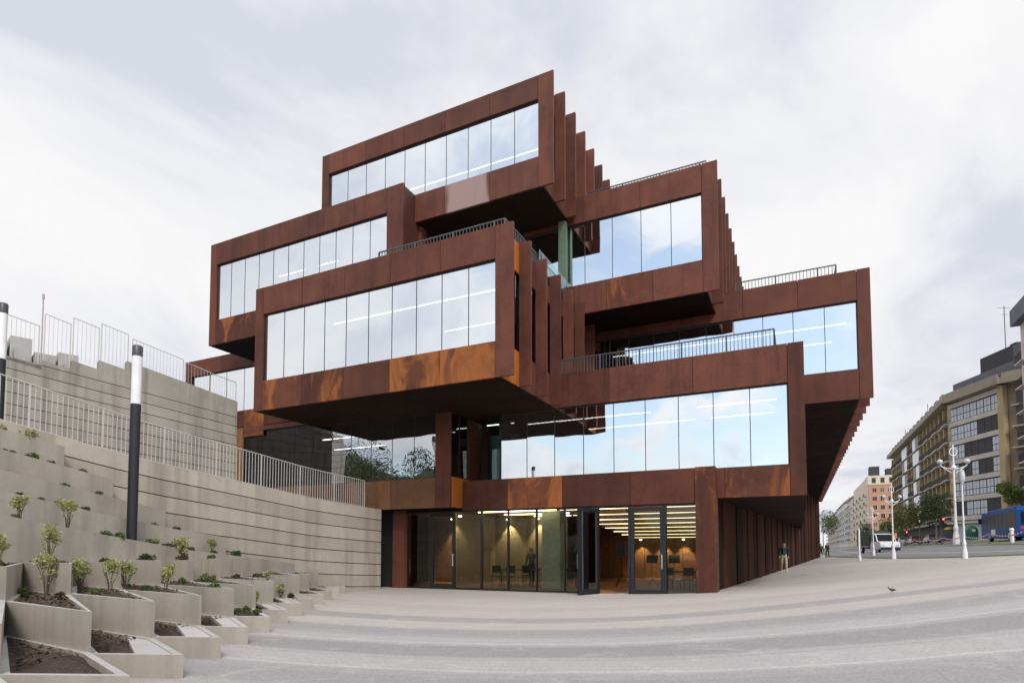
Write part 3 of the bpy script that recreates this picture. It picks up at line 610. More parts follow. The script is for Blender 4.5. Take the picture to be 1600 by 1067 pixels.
# ------------------------------------------------------------------ retaining walls, ramp and railing on the left
W1A, W1D = Vector((-5.7, 24.1)), Vector((-4.5, -7.9))
def w1(s): return W1A + W1D * s
W1Z = [(-0.35, 1.55), (0, 1.67), (0.337, 1.84), (0.678, 2.17), (1.0, 2.47), (1.153, 2.69), (1.336, 2.96), (1.8, 3.6), (2.3, 4.3)]
def interp(tb, x):
    for (a, p), (b, q) in zip(tb, tb[1:]):
        if a <= x <= b: return p + (q - p) * (x - a) / (b - a)
    return tb[0][1] if x < tb[0][0] else tb[-1][1]
def w1top(s): return interp(W1Z, s) + EYE
def wall_courses(name, label, fpos, ftop, s0, s1, course, ncourse, thick, mat, nrm, zmin=-0.4, ns=16):
    root = tag(empty(name, (fpos(s0).x, fpos(s0).y, 0)), label, 'wall'); o = fpos(s0)
    ss = [s0 + (s1 - s0) * i / ns for i in range(ns + 1)]
    core = MB()
    def layer(mb, inset, zt_, zb_):
        ring = []
        for s_ in ss:
            p = fpos(s_); a = p + nrm * inset; b = p - nrm * thick; t, q = zt_(s_), zb_(s_)
            ring.append([(a.x-o.x, a.y-o.y, q), (a.x-o.x, a.y-o.y, t), (b.x-o.x, b.y-o.y, t), (b.x-o.x, b.y-o.y, q)])
        for r0, r1 in zip(ring, ring[1:]):
            for k in range(4): mb.add([r0[k], r0[(k+1)%4], r1[(k+1)%4], r1[k]], [(0, 1, 2, 3)])
        mb.add(ring[0], [(3, 2, 1, 0)]); mb.add(ring[-1], [(0, 1, 2, 3)])
    layer(core, -0.035, lambda s_: ftop(s_) - 0.02, lambda s_: min(zmin, ftop(s_) - 0.1)); core.build('wall_core', M['dark'], root)
    for k in range(ncourse):
        mb = MB(); layer(mb, 0.0, lambda s_: max(zmin + 0.01, ftop(s_) - course * k), lambda s_: max(zmin, ftop(s_) - course * (k + 1) + 0.028))
        mb.build('concrete_course', M[mat], root)
    return root
n1 = Vector((7.9, -4.5)).normalized()                   # towards the plaza
wall_courses('retaining_wall', 'long low board marked concrete wall carrying the ramp railing', w1, w1top, -0.06, 2.2, 0.456, 12, 0.35, 'conc', n1)
W2A, W2D = Vector((-13.5, 28.8)), Vector((-6.0, -6.1)); n2 = Vector((6.1, -6.0)).normalized()
def w2(s): return W2A + W2D * s
W2Z = [(-0.1, 7.1), (0, 7.25), (0.549, 8.2), (0.5495, 7.82), (0.668, 8.0), (0.6685, 7.6), (0.778, 7.78), (0.7785, 7.38), (0.889, 7.56), (0.8895, 7.16), (1.02, 7.36), (1.0205, 6.95), (1.5, 7.7)]
def w2smooth(s): return 7.25 + 1.73 * s + EYE
def w2top(s): return interp(W2Z, s) + EYE
# upper wall: stepped crown piece above even courses
root2 = wall_courses('retaining_wall', 'tall upper concrete wall with a stepped crown behind the ramp', w2, lambda s: 6.45 + 1.0 * s + EYE, 0.0, 1.5, 0.456, 10, 0.4, 'conc_up', n2)
def crown(sa, sb, za0, za1):
    mb = MB(); o = w2(0.0); vs_ = []
    for s_, zt_ in ((sa, za0), (sb, za1)):
        a = w2(s_); b = a - n2 * 0.4; zb_ = 6.45 + 1.0 * s_ + EYE + 0.028
        vs_ += [(a.x-o.x, a.y-o.y, zb_), (a.x-o.x, a.y-o.y, zt_), (b.x-o.x, b.y-o.y, zt_), (b.x-o.x, b.y-o.y, zb_)]
    mb.add(vs_, [(3, 2, 1, 0), (4, 5, 6, 7), (0, 1, 5, 4), (1, 2, 6, 5), (2, 3, 7, 6), (3, 0, 4, 7)]); mb.build('crown_block', M['conc_up'], root2)
E2 = EYE
for sa, sb, z0_, z1_ in ((0.0, 0.27, 7.25, 7.72), (0.27, 0.549, 7.72, 8.2), (0.549, 0.668, 7.8, 8.0), (0.668, 0.778, 7.6, 7.78), (0.778, 0.889, 7.38, 7.56), (0.889, 1.02, 7.16, 7.36), (1.02, 1.5, 6.95, 7.7)):
    crown(sa, sb - 0.0005, z0_ + E2, z1_ + E2)
# ramp floor between the walls
mb = MB()
for s0_, s1_ in ((0.0, 0.6), (0.6, 1.2), (1.2, 2.2)):
    a, b = w1(s0_) - n1 * 0.36, w1(s1_) - n1 * 0.36; c, d = a - n1 * 6.5, b - n1 * 6.5
    mb.add([(a.x, a.y, w1top(s0_) - 0.12), (b.x, b.y, w1top(s1_) - 0.12), (d.x, d.y, w1top(s1_) - 0.1), (c.x, c.y, w1top(s0_) - 0.1)], [(3, 2, 1, 0)])
struct(mb.build('ramp_path', M['kerb']))
# blocks of the stair behind the stepped crown
st = tag(empty('outdoor_stair', (w2(0.9).x, w2(0.9).y, 0)), 'pale concrete stair blocks climbing behind the stepped wall', 'stairs'); o = w2(0.9)
for i in range(9):
    s_ = 0.46 + i * 0.095; p = w2(s_) - n2 * 2.2; t = W2D.normalized(); z = 7.75 + 0.27 * i * 0.62 + E2
    q = [p - t * 0.3, p + t * 0.42, p + t * 0.42 - n2 * 1.5, p - t * 0.3 - n2 * 1.5]
    MB().prism([(a.x - o.x, a.y - o.y) for a in reversed(q)], 5.0, z + 0.35 * (i % 2)).build('stair_block', M['step_lit_rim'], st)
    q = [p + n2 * 1.0 - t * 0.1, p + n2 * 1.0 + t * 0.35, p + n2 * 0.2 + t * 0.35, p + n2 * 0.2 - t * 0.1]
    MB().prism([(a.x - o.x, a.y - o.y) for a in reversed(q)], 5.0, z - 0.35).build('stair_block', M['step_lit_rim'], st)

def fence(name, label, fpos, fz, s0, s1, h, inset, nrm, gap=0.115, post_every=14, cat='railing', mat='whiterail', rz=0.018, bw_=0.0075):
    root = empty(name, (fpos(s0).x, fpos(s0).y, fz(s0))); tag(root, label, cat); o = Vector((fpos(s0).x, fpos(s0).y, fz(s0)))
    L_ = (fpos(s1) - fpos(s0)).length; n = int(L_ / gap)
    bar = bpy.data.meshes.new('baluster'); b_ = MB().box(-bw_, bw_, -bw_, bw_, 0.04, h - 0.02); bar.from_pydata(b_.v, [], b_.f); bar.materials.append(M[mat])
    pst = bpy.data.meshes.new('post'); w = bw_ * 2.6; b_ = MB().box(-w, w, -w*0.6, w*0.6, -0.02, h); pst.from_pydata(b_.v, [], b_.f); pst.materials.append(M[mat])
    a = math.atan2((fpos(s1) - fpos(s0)).y, (fpos(s1) - fpos(s0)).x)
    for i in range(n + 1):
        s_ = s0 + (s1 - s0) * i / n; p = fpos(s_) - nrm * inset
        link('post' if i % post_every == 0 else 'baluster', pst if i % post_every == 0 else bar, root, (p.x - o.x, p.y - o.y, fz(s_) - o.z), a)
    for hh in (h, 0.05):
        mb = MB(); m = 14
        for i in range(m):
            sa, sb = s0 + (s1 - s0) * i / m, s0 + (s1 - s0) * (i + 1) / m
            pa, pb = fpos(sa) - nrm * inset, fpos(sb) - nrm * inset
            mb.tube((pa.x - o.x, pa.y - o.y, fz(sa) + hh - o.z), (pb.x - o.x, pb.y - o.y, fz(sb) + hh - o.z), rz if hh > 0.1 else rz * 0.7, n=6)
        mb.build('hand_rail' if hh > 0.1 else 'bottom_rail', M[mat], root)
    return root
fence('ramp_railing', 'pale grey railing of thin upright bars along the lower concrete wall', w1, w1top, 0.03, 1.75, 1.1, 0.18, n1)
# white stair railings above the stepped wall: separate sloping panels
def panel_rail(s0, s1, z0_, z1_, h, label, back=0.25):
    a, b = w2(s0) - n2 * back, w2(s1) - n2 * back; o = Vector((a.x, a.y, z0_ + E2))
    r = tag(empty('stair_railing', o), label, 'railing', 'stair railings above the stepped wall')
    P = lambda f, hh: (a.x + (b.x - a.x) * f - o.x, a.y + (b.y - a.y) * f - o.y, z0_ + (z1_ - z0_) * f + E2 + hh - o.z)
    MB().tube(P(0, h), P(1, h), 0.02, n=6).build('hand_rail', M['whiterail'], r)
    for f in (0, 1): MB().tube(P(f, -0.1), P(f, h), 0.02, n=6).build('post', M['whiterail'], r)
    n = int((b - a).length / 0.13)
    mb = MB()
    for i in range(1, n): mb.tube(P(i / n, 0.0), P(i / n, h), 0.007, n=4, cap=False)
    stuff(mb.build('balusters', M['whiterail'], r))
panel_rail(0.0, 0.14, 7.2, 7.42, 1.05, 'white stair railing panel nearest the building, at the wall end')
panel_rail(0.14, 0.27, 7.45, 7.7, 1.05, 'white stair railing panel second from the building')
panel_rail(0.28, 0.52, 7.7, 8.15, 1.15, 'long white stair railing panel right of the tall lamp post')
panel_rail(0.54, 0.655, 7.9, 8.12, 1.55, 'white stair railing panel just left of the tall lamp post')
panel_rail(0.665, 0.77, 7.75, 7.95, 1.7, 'white stair railing panel in the middle of the stepped crown')
panel_rail(0.78, 0.88, 7.6, 7.8, 1.75, 'white stair railing panel beside the thin pole')
panel_rail(0.9, 1.05, 7.25, 7.5, 1.75, 'leftmost white stair railing panel on the stepped crown')
p = w2(0.885) - n2 * 0.6
pl = MB().tube((0, 0, 0), (0, 0, 3.3), 0.025, n=6).tube((0, 0, 3.3), (0, 0, 3.5), 0.045, n=6).build('thin_pole', plain('pink_grey_pole', (0.45, 0.36, 0.36), 0.6), None, (p.x, p.y, 6.95 + E2)); tag(pl, 'thin pinkish pole standing up behind the stepped wall', 'pole')

# ------------------------------------------------------------------ terraced planters
FD = Vector((-0.845, 0.535)); FN = Vector((0.535, 0.845))
HT = [0.20, 0.74, 1.28, 1.83, 2.38, 2.93, 3.45, 3.95, 4.4]
XK = [None, -5.45, -7.9, -9.7, -10.9, -12.0, -13.0, -14.0, -15.0, -16.0]
def wall_d(j): return 3.62 + 1.15 * j
def tip(k, j):
    d = wall_d(j)
    # row 0 tips follow the edge of the plaza
    y1_ = (d - FN.x * XK[1]) / FN.y
    for _ in range(3): x0 = -4.06 - 0.14 * (y1_ - 6.64); y1_ = (d - FN.x * min(XK[1], x0 - 0.75)) / FN.y
    if k == 0: return Vector((x0, y1_ - 0.06))
    x = min(XK[k], x0 - 0.75 * k)
    return Vector((x, (d - FN.x * x) / FN.y))
def clip_poly(poly, c, n):
    out = []
    for a, b in zip(poly, poly[1:] + poly[:1]):
        da, db = (a - c).dot(n), (b - c).dot(n)
        if da >= 0: out.append(a)
        if (da >= 0) != (db >= 0): out.append(a + (b - a) * (da / (da - db)))
    return out
def area(p): return 0.5 * sum(a.x * b.y - b.x * a.y for a, b in zip(p, p[1:] + p[:1]))
def inset(poly, d):
    out = []; n = len(poly)
    for i in range(n):
        a, b, c = poly[i-1], poly[i], poly[(i+1) % n]
        e1, e2 = (b - a).normalized(), (c - b).normalized(); m1, m2 = Vector((-e1.y, e1.x)), Vector((-e2.y, e2.x))
        den = 1 + m1.dot(m2)
        out.append(b + (m1 + m2) * (d / max(den, 0.13)))
    return out if area(out) > 0.03 else None
terr = tag(empty('terraced_planters', (-5.5, 9, 0)), 'stepped concrete planter beds climbing from the plaza to the ramp wall', 'planters'); TO = Vector((-5.5, 9))
CELLS = []
# long upper terraces along the ramp wall: offset from the wall, where they end, drop below the wall's top
U3A = w1(0.42); U3B = w1(1.7) + n1 * 3.2; U3N = Vector((-(U3B - U3A).y, (U3B - U3A).x)).normalized()
if U3N.dot(n1) < 0: U3N = -U3N
TIERS = ((0.0, 3.2, 0.42), (0.35, 2.45, 0.74), (0.42, 1.85, 0.95), (0.42, 1.25, 1.10), (0.36, 0.62, 1.22)); DROPS = (2.42, 1.86, 1.34, 0.82, 0.3)
bumpy = random.Random(3)
for j in range(-4, 22):
    for k in range(0, 3):
        q = [tip(k, j), tip(k + 1, j + 1), tip(k + 2, j + 1), tip(k + 1, j)]
        poly = clip_poly(clip_poly([v.copy() for v in q], W1A + n1 * 0.02, n1), U3A + U3N * 0.01, U3N)
        if len(poly) < 3: continue
        poly2 = [p_ for i, p_ in enumerate(poly) if (p_ - poly[i-1]).length > 0.03]
        if len(poly2) < 3: continue
        if area(poly2) < 0: poly2.reverse()
        if area(poly2) < 0.06: continue
        if max(p_.y for p_ in poly2) < 2.0 or min(p_.x for p_ in poly2) < -16.5: continue
        h = HT[k] + (0.02 if j % 2 else 0.0)
        inn = inset(poly2, 0.085)
        loc = lambda p_: (p_.x - TO.x, p_.y - TO.y)
        mb = MB(); n = len(poly2)
        ground = -0.3
        if inn:
            vs_ = [loc(p_) + (ground,) for p_ in poly2] + [loc(p_) + (h,) for p_ in poly2] + [loc(p_) + (h,) for p_ in inn] + [loc(p_) + (h - 0.16,) for p_ in inn]
            fs = []
            for a in (0, n, 2 * n): fs += [(a+i, a+(i+1)%n, a+n+(i+1)%n, a+n+i) for i in range(n)]
            fs.append(tuple(range(3*n, 4*n)))
            mb.add(vs_, fs); mb.m[n:2*n] = [1] * n  # rim tops painted paler, standing in for light caught on the edges
        else:
            mb.prism([loc(p_) for p_ in poly2], ground, h)
        part = mb.build('planter_bed', [M['bed'], M['step_lit_rim']], terr, smooth=False)
        if inn:
            # soil: slightly heaped fan; the lowest row has a smooth slab next to its tip
            sm = MB(); c = sum(inn, Vector((0, 0))) / n
            if k == 0 and j % 4 != 3 and n == 4:
                cut = 0.5; A_, B_, C_, D_ = inn
                # order tips: find the vertex nearest to the plaza (largest x)
                r_ = max(range(4), key=lambda i: inn[i].x); A_, B_, C_, D_ = [inn[(r_ + i) % 4] for i in range(4)]
                m1_, m2_ = A_.lerp(D_, cut), B_.lerp(C_, cut * 0.5)
                sl = MB().prism([loc(A_), loc(B_), loc(m2_), loc(m1_)], h - 0.12, h - 0.012); sl.build('smooth_slab', M['bedtop'], part, (0, 0, 0))
                ring_ = [m1_, m2_, C_, D_]
            else: ring_ = inn
            ring2 = []
            for a, b in zip(ring_, ring_[1:] + ring_[:1]):
                for f in (0, 0.25, 0.5, 0.75): ring2.append(a.lerp(b, f))
            c = sum(ring2, Vector((0, 0))) / len(ring2); m = len(ring2)
            vs_ = [loc(p_) + (h - 0.07 + bumpy.uniform(-0.02, 0.03),) for p_ in ring2] + [loc(c.lerp(p_, 0.55)) + (h - 0.04 + bumpy.uniform(-0.03, 0.05),) for p_ in ring2] + [loc(c) + (h - 0.0,)]
            fs = [(i, (i+1)%m, m+(i+1)%m, m+i) for i in range(m)] + [(m+i, m+(i+1)%m, 2*m) for i in range(m)]
            sm.add(vs_, fs); sm.build('soil', M['soil'], part)
        CELLS.append((poly2, h, k))
for r_, ((off0, off1, se), drop) in enumerate(zip(TIERS, DROPS)):
    s_l = 1.7; ns = 5
    for i in range(ns):
        sa, sb = se + (s_l - se) * i / ns, se + (s_l - se) * (i + 1) / ns
        oa, ob = off0 + (off1 - off0) * i / ns, off0 + (off1 - off0) * (i + 1) / ns
        q = [w1(sa) + n1 * (oa + 0.003), w1(sa) + n1 * 0.004, w1(sb) + n1 * 0.004, w1(sb) + n1 * (ob + 0.003)]
        if oa == 0: q = [q[0], q[2], q[3]]
        if area(q) < 0: q.reverse()
        def hz(x, y): return w1top((Vector((x, y)) - W1A).dot(W1D) / W1D.length_squared) - drop
        inn = inset(q, 0.07); n = len(q); mb = MB(); lo = lambda p_, z: (p_.x - TO.x, p_.y - TO.y, z)
        if not inn: continue
        vs_ = [lo(p_, -0.3) for p_ in q] + [lo(p_, hz(p_.x, p_.y)) for p_ in q] + [lo(p_, hz(p_.x, p_.y)) for p_ in inn] + [lo(p_, hz(p_.x, p_.y) - 0.14) for p_ in inn]
        fs = []
        for a in (0, n, 2 * n): fs += [(a+j_, a+(j_+1)%n, a+n+(j_+1)%n, a+n+j_) for j_ in range(n)]
        mb.add(vs_, fs); mb.m[n:2*n] = [1] * n; part = mb.build('planter_bed', [M['bed'], M['step_lit_rim']], terr)  # same paler rim colour, painting the light along the top edge
        MB().add([lo(p_, hz(p_.x, p_.y) - 0.045) for p_ in inn], [tuple(range(n))]).build('soil', M['soil'], part)
        c = sum(q, Vector((0, 0))) / n; CELLS.append((q, hz(c.x, c.y), 3 + r_))
def project(p_, z):
    y, zz_ = p_.y, z - EYE; f = y * CP + zz_ * SP; return 800 + FPX * p_.x / f, PPY - FPX * (-y * SP + zz_ * CP) / f
def on_tiers(px, py, only=None, back=0.16):
    best = None
    for r_, (o0, o1, se) in enumerate(TIERS):
        if only is not None and r_ != only: continue
        for i in range(121):
            f = i / 120; s_ = se + (1.7 - se) * f; o_ = o0 + (o1 - o0) * f; p_ = w1(s_) + n1 * max(0.05, o_ - back); z = w1top(s_) - DROPS[r_] - 0.045
            x, y = project(p_, z); e_ = abs(x - px) + 0.6 * abs(y - py)
            if best is None or e_ < best[0]: best = (e_, p_, z, 3 + r_)
    return best
def on_beds(px, py):
    if py < 858 or (py < 884 and px > 60):
        b_ = on_tiers(px, py)
        if py < 858 or b_[0] < 9: return b_[1], b_[2], b_[3]
    r = ray(px, py); best = None
    for poly, h, k in CELLS:
        t = (h - 0.03 - EYE) / r.z if abs(r.z) > 1e-6 else -1
        if t <= 0: continue
        p_ = Vector((r.x * t, r.y * t)); n = len(poly)
        if all(((poly[(i+1) % n] - poly[i]).cross(p_ - poly[i]) if False else ((poly[(i+1) % n].x - poly[i].x) * (p_.y - poly[i].y) - (poly[(i+1) % n].y - poly[i].y) * (p_.x - poly[i].x))) >= -0.02 for i in range(n)):
            if best is None or t < best[0]: best = (t, p_, h - 0.06, k)
    if best: return best[1], best[2], best[3]
    # otherwise the nearest bed towards the camera along the same line of sight
    cand = []
    for poly, h, k in CELLS:
        c = sum(poly, Vector((0, 0))) / len(poly); dx = c.x / c.y - r.x / r.y; dz = (h - EYE) / c.y - r.z / r.y
        cand.append((abs(dx) + 1.2 * abs(dz) + 0.002 * c.y, c, h - 0.06, k))
    cand.sort(key=lambda q: q[0]); return cand[0][1], cand[0][2], cand[0][3]

mu = MB(); mr = random.Random(8)
for poly, h, k in CELLS:
    if k > 2: continue
    A_ = abs(area(poly)); c = sum(poly, Vector((0, 0))) / len(poly)
    for _ in range(int(160 * A_ * (1.0 if c.y < 13 else 0.5))):
        i = mr.randrange(len(poly)); a, b = poly[i], poly[(i + 1) % len(poly)]; r1, r2 = mr.random() ** 0.5, mr.random(); p_ = c.lerp(a.lerp(b, r2), r1 * 0.82)
        if k == 0 and p_.x > c.x + 0.1: continue
        d = Vector((mr.gauss(0, 0.4), mr.gauss(0, 0.4), 1)).normalized(); t = d.orthogonal().normalized(); t.rotate(Matrix.Rotation(mr.uniform(0, 6.28), 3, d)); w_ = d.cross(t); s_ = mr.uniform(0.015, 0.045); q = Vector((p_.x - TO.x, p_.y - TO.y, h - 0.015 + mr.uniform(-0.02, 0.03)))
        mu.mi = 1 if mr.random() < 0.16 else 0; mu.add([q - t * s_, q + w_ * s_ * 0.5, q + t * s_, q - w_ * s_ * 0.5], [(0, 1, 2, 3)])
M['mulch'] = plain('bark_mulch', (0.085, 0.05, 0.033), 0.95, var=0.6, scale=30); M['mulch2'] = plain('green_seedling', (0.07, 0.11, 0.03), 0.9, var=0.4, scale=30)
stuff(mu.build('mulch', [M['mulch'], M['mulch2']], terr))

# ------------------------------------------------------------------ plants in the beds
def leaf_mat(name, c0, c1, trans=0.25):
    m, nt, b = newmat(name); L = nt.links.new
    geo = nt.nodes.new('ShaderNodeNewGeometry'); n = noise(nt, geo.outputs['Position'], 9, 3)
    rnd = ramp(nt, geo.outputs['Random Per Island'], [(0.0, c0), (1.0, c1)])
    L(rnd, b.inputs['Base Color']); b.inputs['Roughness'].default_value = 0.6; b.inputs['Specular IOR Level'].default_value = 0.3
    tr = nt.nodes.new('ShaderNodeBsdfTranslucent'); L(rnd, tr.inputs['Color']); mx = nt.nodes.new('ShaderNodeMixShader'); mx.inputs[0].default_value = trans
    out = nt.nodes['Material Output']; L(b.outputs[0], mx.inputs[1]); L(tr.outputs[0], mx.inputs[2]); L(mx.outputs[0], out.inputs[0])
    return m
M['lf_y'] = leaf_mat('yellow_green_leaf', (0.19, 0.21, 0.07), (0.50, 0.50, 0.22))
M['lf_g'] = leaf_mat('green_leaf', (0.045, 0.075, 0.02), (0.17, 0.22, 0.06))
M['lf_d'] = leaf_mat('dark_green_leaf', (0.025, 0.045, 0.02), (0.07, 0.10, 0.04))
M['lf_r'] = leaf_mat('reddish_leaf', (0.07, 0.035, 0.025), (0.16, 0.09, 0.06))
M['twig'] = plain('brown_twig', (0.10, 0.075, 0.055), 0.9)
M['bark'] = plain('tree_bark', (0.16, 0.13, 0.10), 0.9, var=0.3)
def leaves(mb, rnd, c, rx, ry, rz_, n, size, up=0.3):
    for _ in range(n):
        while True:
            q = Vector((rnd.uniform(-1, 1), rnd.uniform(-1, 1), rnd.uniform(-1, 1)))
            if q.length <= 1: break
        q = q.normalized() * (q.length ** 0.55)
        p = Vector((c[0] + q.x * rx, c[1] + q.y * ry, c[2] + q.z * rz_)); s_ = size * rnd.uniform(0.6, 1.3)
        d = Vector((rnd.gauss(0, 1), rnd.gauss(0, 1), rnd.gauss(up, 0.8))).normalized(); t = d.orthogonal().normalized(); t.rotate(Matrix.Rotation(rnd.uniform(0, 6.28), 3, d)); w = d.cross(t)
        mb.add([p - t * s_, p + w * s_ * 0.45, p + t * s_, p - w * s_ * 0.45], [(0, 1, 2, 3)])
SHRUBS = []
def shrub(px, py, hpx, kind, rnd):
    p, z, k = on_beds(px, py); h = max(0.12, hpx / FPX * p.y)
    o = empty('shrub', (p.x, p.y, z))
    st_ = MB(); lf = MB()
    if kind == 'tall':
        for _ in range(9):
            a = rnd.uniform(0, 6.28); r = rnd.uniform(0.10, 0.26) * h; top = Vector((math.cos(a) * r, math.sin(a) * r, h * rnd.uniform(0.55, 0.9)))
            mid = top * 0.5 + Vector((rnd.uniform(-.02, .02), rnd.uniform(-.02, .02), 0)); mid.x *= 0.7; mid.y *= 0.7
            st_.tube((math.cos(a) * 0.015, math.sin(a) * 0.015, -0.04), mid, 0.008, 0.006, n=4).tube(mid, top, 0.006, 0.003, n=4)
        for _ in range(7):
            a = rnd.uniform(0, 6.28); r = rnd.uniform(0.0, 0.24) * h
            leaves(lf, rnd, (math.cos(a) * r, math.sin(a) * r, h * rnd.uniform(0.62, 0.94)), 0.15 * h, 0.15 * h, 0.13 * h, 60, 0.028 + 0.008 * h)
        leaves(lf, rnd, (0, 0, h * 0.5), 0.15 * h, 0.15 * h, 0.2 * h, 50, 0.026)
        st_.build('stem', M['twig'], o); lf.build('foliage', M['lf_y'], o)
    else:
        m = {'green': 'lf_g', 'dark': 'lf_d', 'red': 'lf_r', 'yel': 'lf_y'}[kind]
        for _ in range(5): 
            a = rnd.uniform(0, 6.28); st_.tube((0, 0, -0.04), (math.cos(a) * h * 0.5, math.sin(a) * h * 0.5, h * 0.7), 0.006, 0.003, n=4)
        for _ in range(5):
            a = rnd.uniform(0, 6.28); r = rnd.uniform(0, 0.75) * h
            leaves(lf, rnd, (math.cos(a) * r, math.sin(a) * r, h * rnd.uniform(0.3, 0.65)), 0.4 * h, 0.4 * h, 0.36 * h, 45, 0.03 + 0.03 * h)
        st_.build('stem', M['twig'], o); lf.build('foliage', M[m], o)
    SHRUBS.append((o, k, px, kind))
sr = random.Random(11)
for px, py, hp in ((72, 930, 68), (10, 925, 52), (125, 925, 54), (172, 925, 58), (196, 922, 52), (259, 924, 44), (48, 862, 62), (105, 822, 46), (30, 800, 40), (268, 878, 38), (305, 880, 27), (332, 880, 24), (397, 950, 30), (438, 935, 24), (418, 908, 19), (480, 920, 14)):
    shrub(px, py, hp, 'tall', sr)
for px, py, hp, kd in ((4, 666, 14, 'yel'), (50, 692, 20, 'yel'), (15, 696, 9, 'green'), (48, 733, 14, 'green'), (100, 753, 9, 'green'), (129, 741, 10, 'green'), (80, 722, 6, 'dark'), (154, 771, 9, 'green'), (129, 790, 11, 'dark'), (30, 764, 9, 'dark'), (64, 771, 8, 'red'), (91, 777, 8, 'green'),
    (241, 816, 9, 'green'), (277, 824, 8, 'dark'), (238, 842, 12, 'green'), (255, 845, 9, 'dark'), (273, 848, 12, 'green'), (293, 851, 9, 'dark'), (335, 858, 7, 'dark'), (184, 833, 14, 'green'), (163, 831, 11, 'green'), (168, 871, 10, 'green'), (199, 873, 14, 'dark'), (217, 877, 12, 'green'), (88, 866, 10, 'dark'), (115, 868, 10, 'green'),
    (285, 878, 14, 'red'), (291, 918, 12, 'green'), (312, 922, 16, 'green'), (334, 919, 11, 'green'), (370, 882, 12, 'dark'), (392, 885, 7, 'red'), (353, 915, 9, 'red'), (371, 916, 8, 'red'), (389, 918, 8, 'green'), (401, 911, 7, 'red'), (442, 909, 7, 'green'), (380, 956, 12, 'green'), (401, 959, 10, 'green'), (359, 960, 10, 'dark'), (20, 800, 8, 'green'), (30, 930, 16, 'green'), (95, 934, 12, 'red'), (150, 928, 12, 'green'), (222, 925, 14, 'dark'), (240, 922, 10, 'green'), (60, 866, 14, 'dark'), (140, 872, 10, 'red'), (20, 858, 12, 'green'), (320, 884, 9, 'dark'), (345, 886, 9, 'green'), (420, 938, 9, 'green'), (455, 926, 8, 'dark')):
    shrub(px, py, hp, kd, sr)
TIER = ['lowest tier', 'second tier', 'third tier', 'fourth tier', 'fifth tier', 'sixth tier', 'seventh tier', 'top tier']
KN = {'tall': ('tall yellow green shrub', 'tall shrubs in the planters'), 'green': ('low bright green leafy tuft', 'low green tufts in the planters'), 'dark': ('low dark green tuft', 'low dark tufts in the planters'), 'red': ('low reddish brown tuft', 'reddish tufts in the planters'), 'yel': ('feathery yellow green grass tuft', 'yellow tufts in the planters')}
for kd in KN:
    for k in range(8):
        row = sorted([q for q in SHRUBS if q[3] == kd and q[1] == k], key=lambda q: q[2])
        for i, q in enumerate(row):
            w_ = ORD[i] + ' from the left' if len(row) > 1 else 'the only one'
            tag(q[0], f'{KN[kd][0]} in the {TIER[k]}, {w_}', 'shrub' if kd == 'tall' else 'plant', KN[kd][1])

# ------------------------------------------------------------------ lamp columns on the left
def column_lamp(p, h, label):
    o = tag(empty('lamp_column', p), label, 'street lamp')
    MB().lathe([(0.16, -0.05), (0.16, 0.02), (0.115, 0.03), (0.115, h * 0.70)], 20).build('pole', M['black'], o, smooth=True)
    MB().lathe([(0.112, h * 0.701), (0.112, h * 0.945)], 20).build('lamp_tube', M['lamptube'], o, smooth=True)
    MB().lathe([(0.118, h * 0.946), (0.118, h * 0.995), (0.10, h)], 20).build('cap', M['cap'], o, smooth=True)
M['lamptube'] = plain('opal_tube', (0.80, 0.79, 0.80), 0.25, var=0.06, scale=3); M['cap'] = plain('dark_cap', (0.05, 0.05, 0.065), 0.4)
_, p, pz_, _ = on_tiers(208, 838, 0, 0.3); column_lamp((p.x, p.y, pz_), 1.015 * 308 / FPX * p.y, 'tall lamp column, black below and opal above, rising from the planters')
p = at(-11, 846, 16.8); column_lamp((p.x, p.y, 3.2), 5.45, 'second lamp column cut by the left edge of the picture')

# ------------------------------------------------------------------ street: apartment houses
def hmat(n, c, **k): return plain(n, c, k.pop('rough', 0.85), var=0.1, scale=0.6, **k)
M['win'] = glass_mat('far_window_glass', 0.35, (0.10, 0.11, 0.12)); M['windark'] = plain('dark_window', (0.03, 0.032, 0.037), 0.25)
M['winpale'] = plain('pale_window', (0.42, 0.46, 0.50), 0.2); M['tan'] = hmat('tan_render', (0.38, 0.295, 0.17)); M['tandark'] = hmat('brown_render', (0.15, 0.115, 0.085))
M['tanmid'] = hmat('tan_brown_render', (0.24, 0.19, 0.13)); M['band'] = hmat('stone_band', (0.46, 0.42, 0.37)); M['charcoal'] = hmat('charcoal_panel', (0.045, 0.045, 0.05)); M['eave'] = hmat('grey_eave', (0.27, 0.235, 0.18)); M['slate'] = hmat('slate_roof', (0.12, 0.125, 0.14))
M['peach'] = hmat('peach_brick', (0.47, 0.24, 0.155)); M['cream'] = hmat('cream_render', (0.60, 0.53, 0.42)); M['pale'] = hmat('white_render', (0.62, 0.60, 0.57)); M['pinkw'] = hmat('rose_render', (0.56, 0.46, 0.43))
def facade_frame(a, b):
    """returns fn mapping (along, out, z) on the wall line a->b (building grid) to local coordinates; 'out' is to the right of a->b"""
    A_, B_ = Vector(a), Vector(b); L_ = (B_ - A_).length; d = (B_ - A_) / L_; n = Vector((d.y, -d.x))
    return L_, lambda s_, o_: A_ + d * s_ + n * o_
def hbox(mb, P, s0, s1, o0, o1, z0, z1, O):
    q = [P(s0, o1), P(s1, o1), P(s1, o0), P(s0, o0)]
    vs_ = []
    for z in (z0, z1):
        for t in q: w = b2w(t.x, t.y); vs_.append((w.x - O.x, w.y - O.y, z - O.z))
    return mb.add(vs_, [(0, 3, 2, 1), (4, 5, 6, 7), (0, 1, 5, 4), (1, 2, 6, 5), (2, 3, 7, 6), (3, 0, 4, 7)])
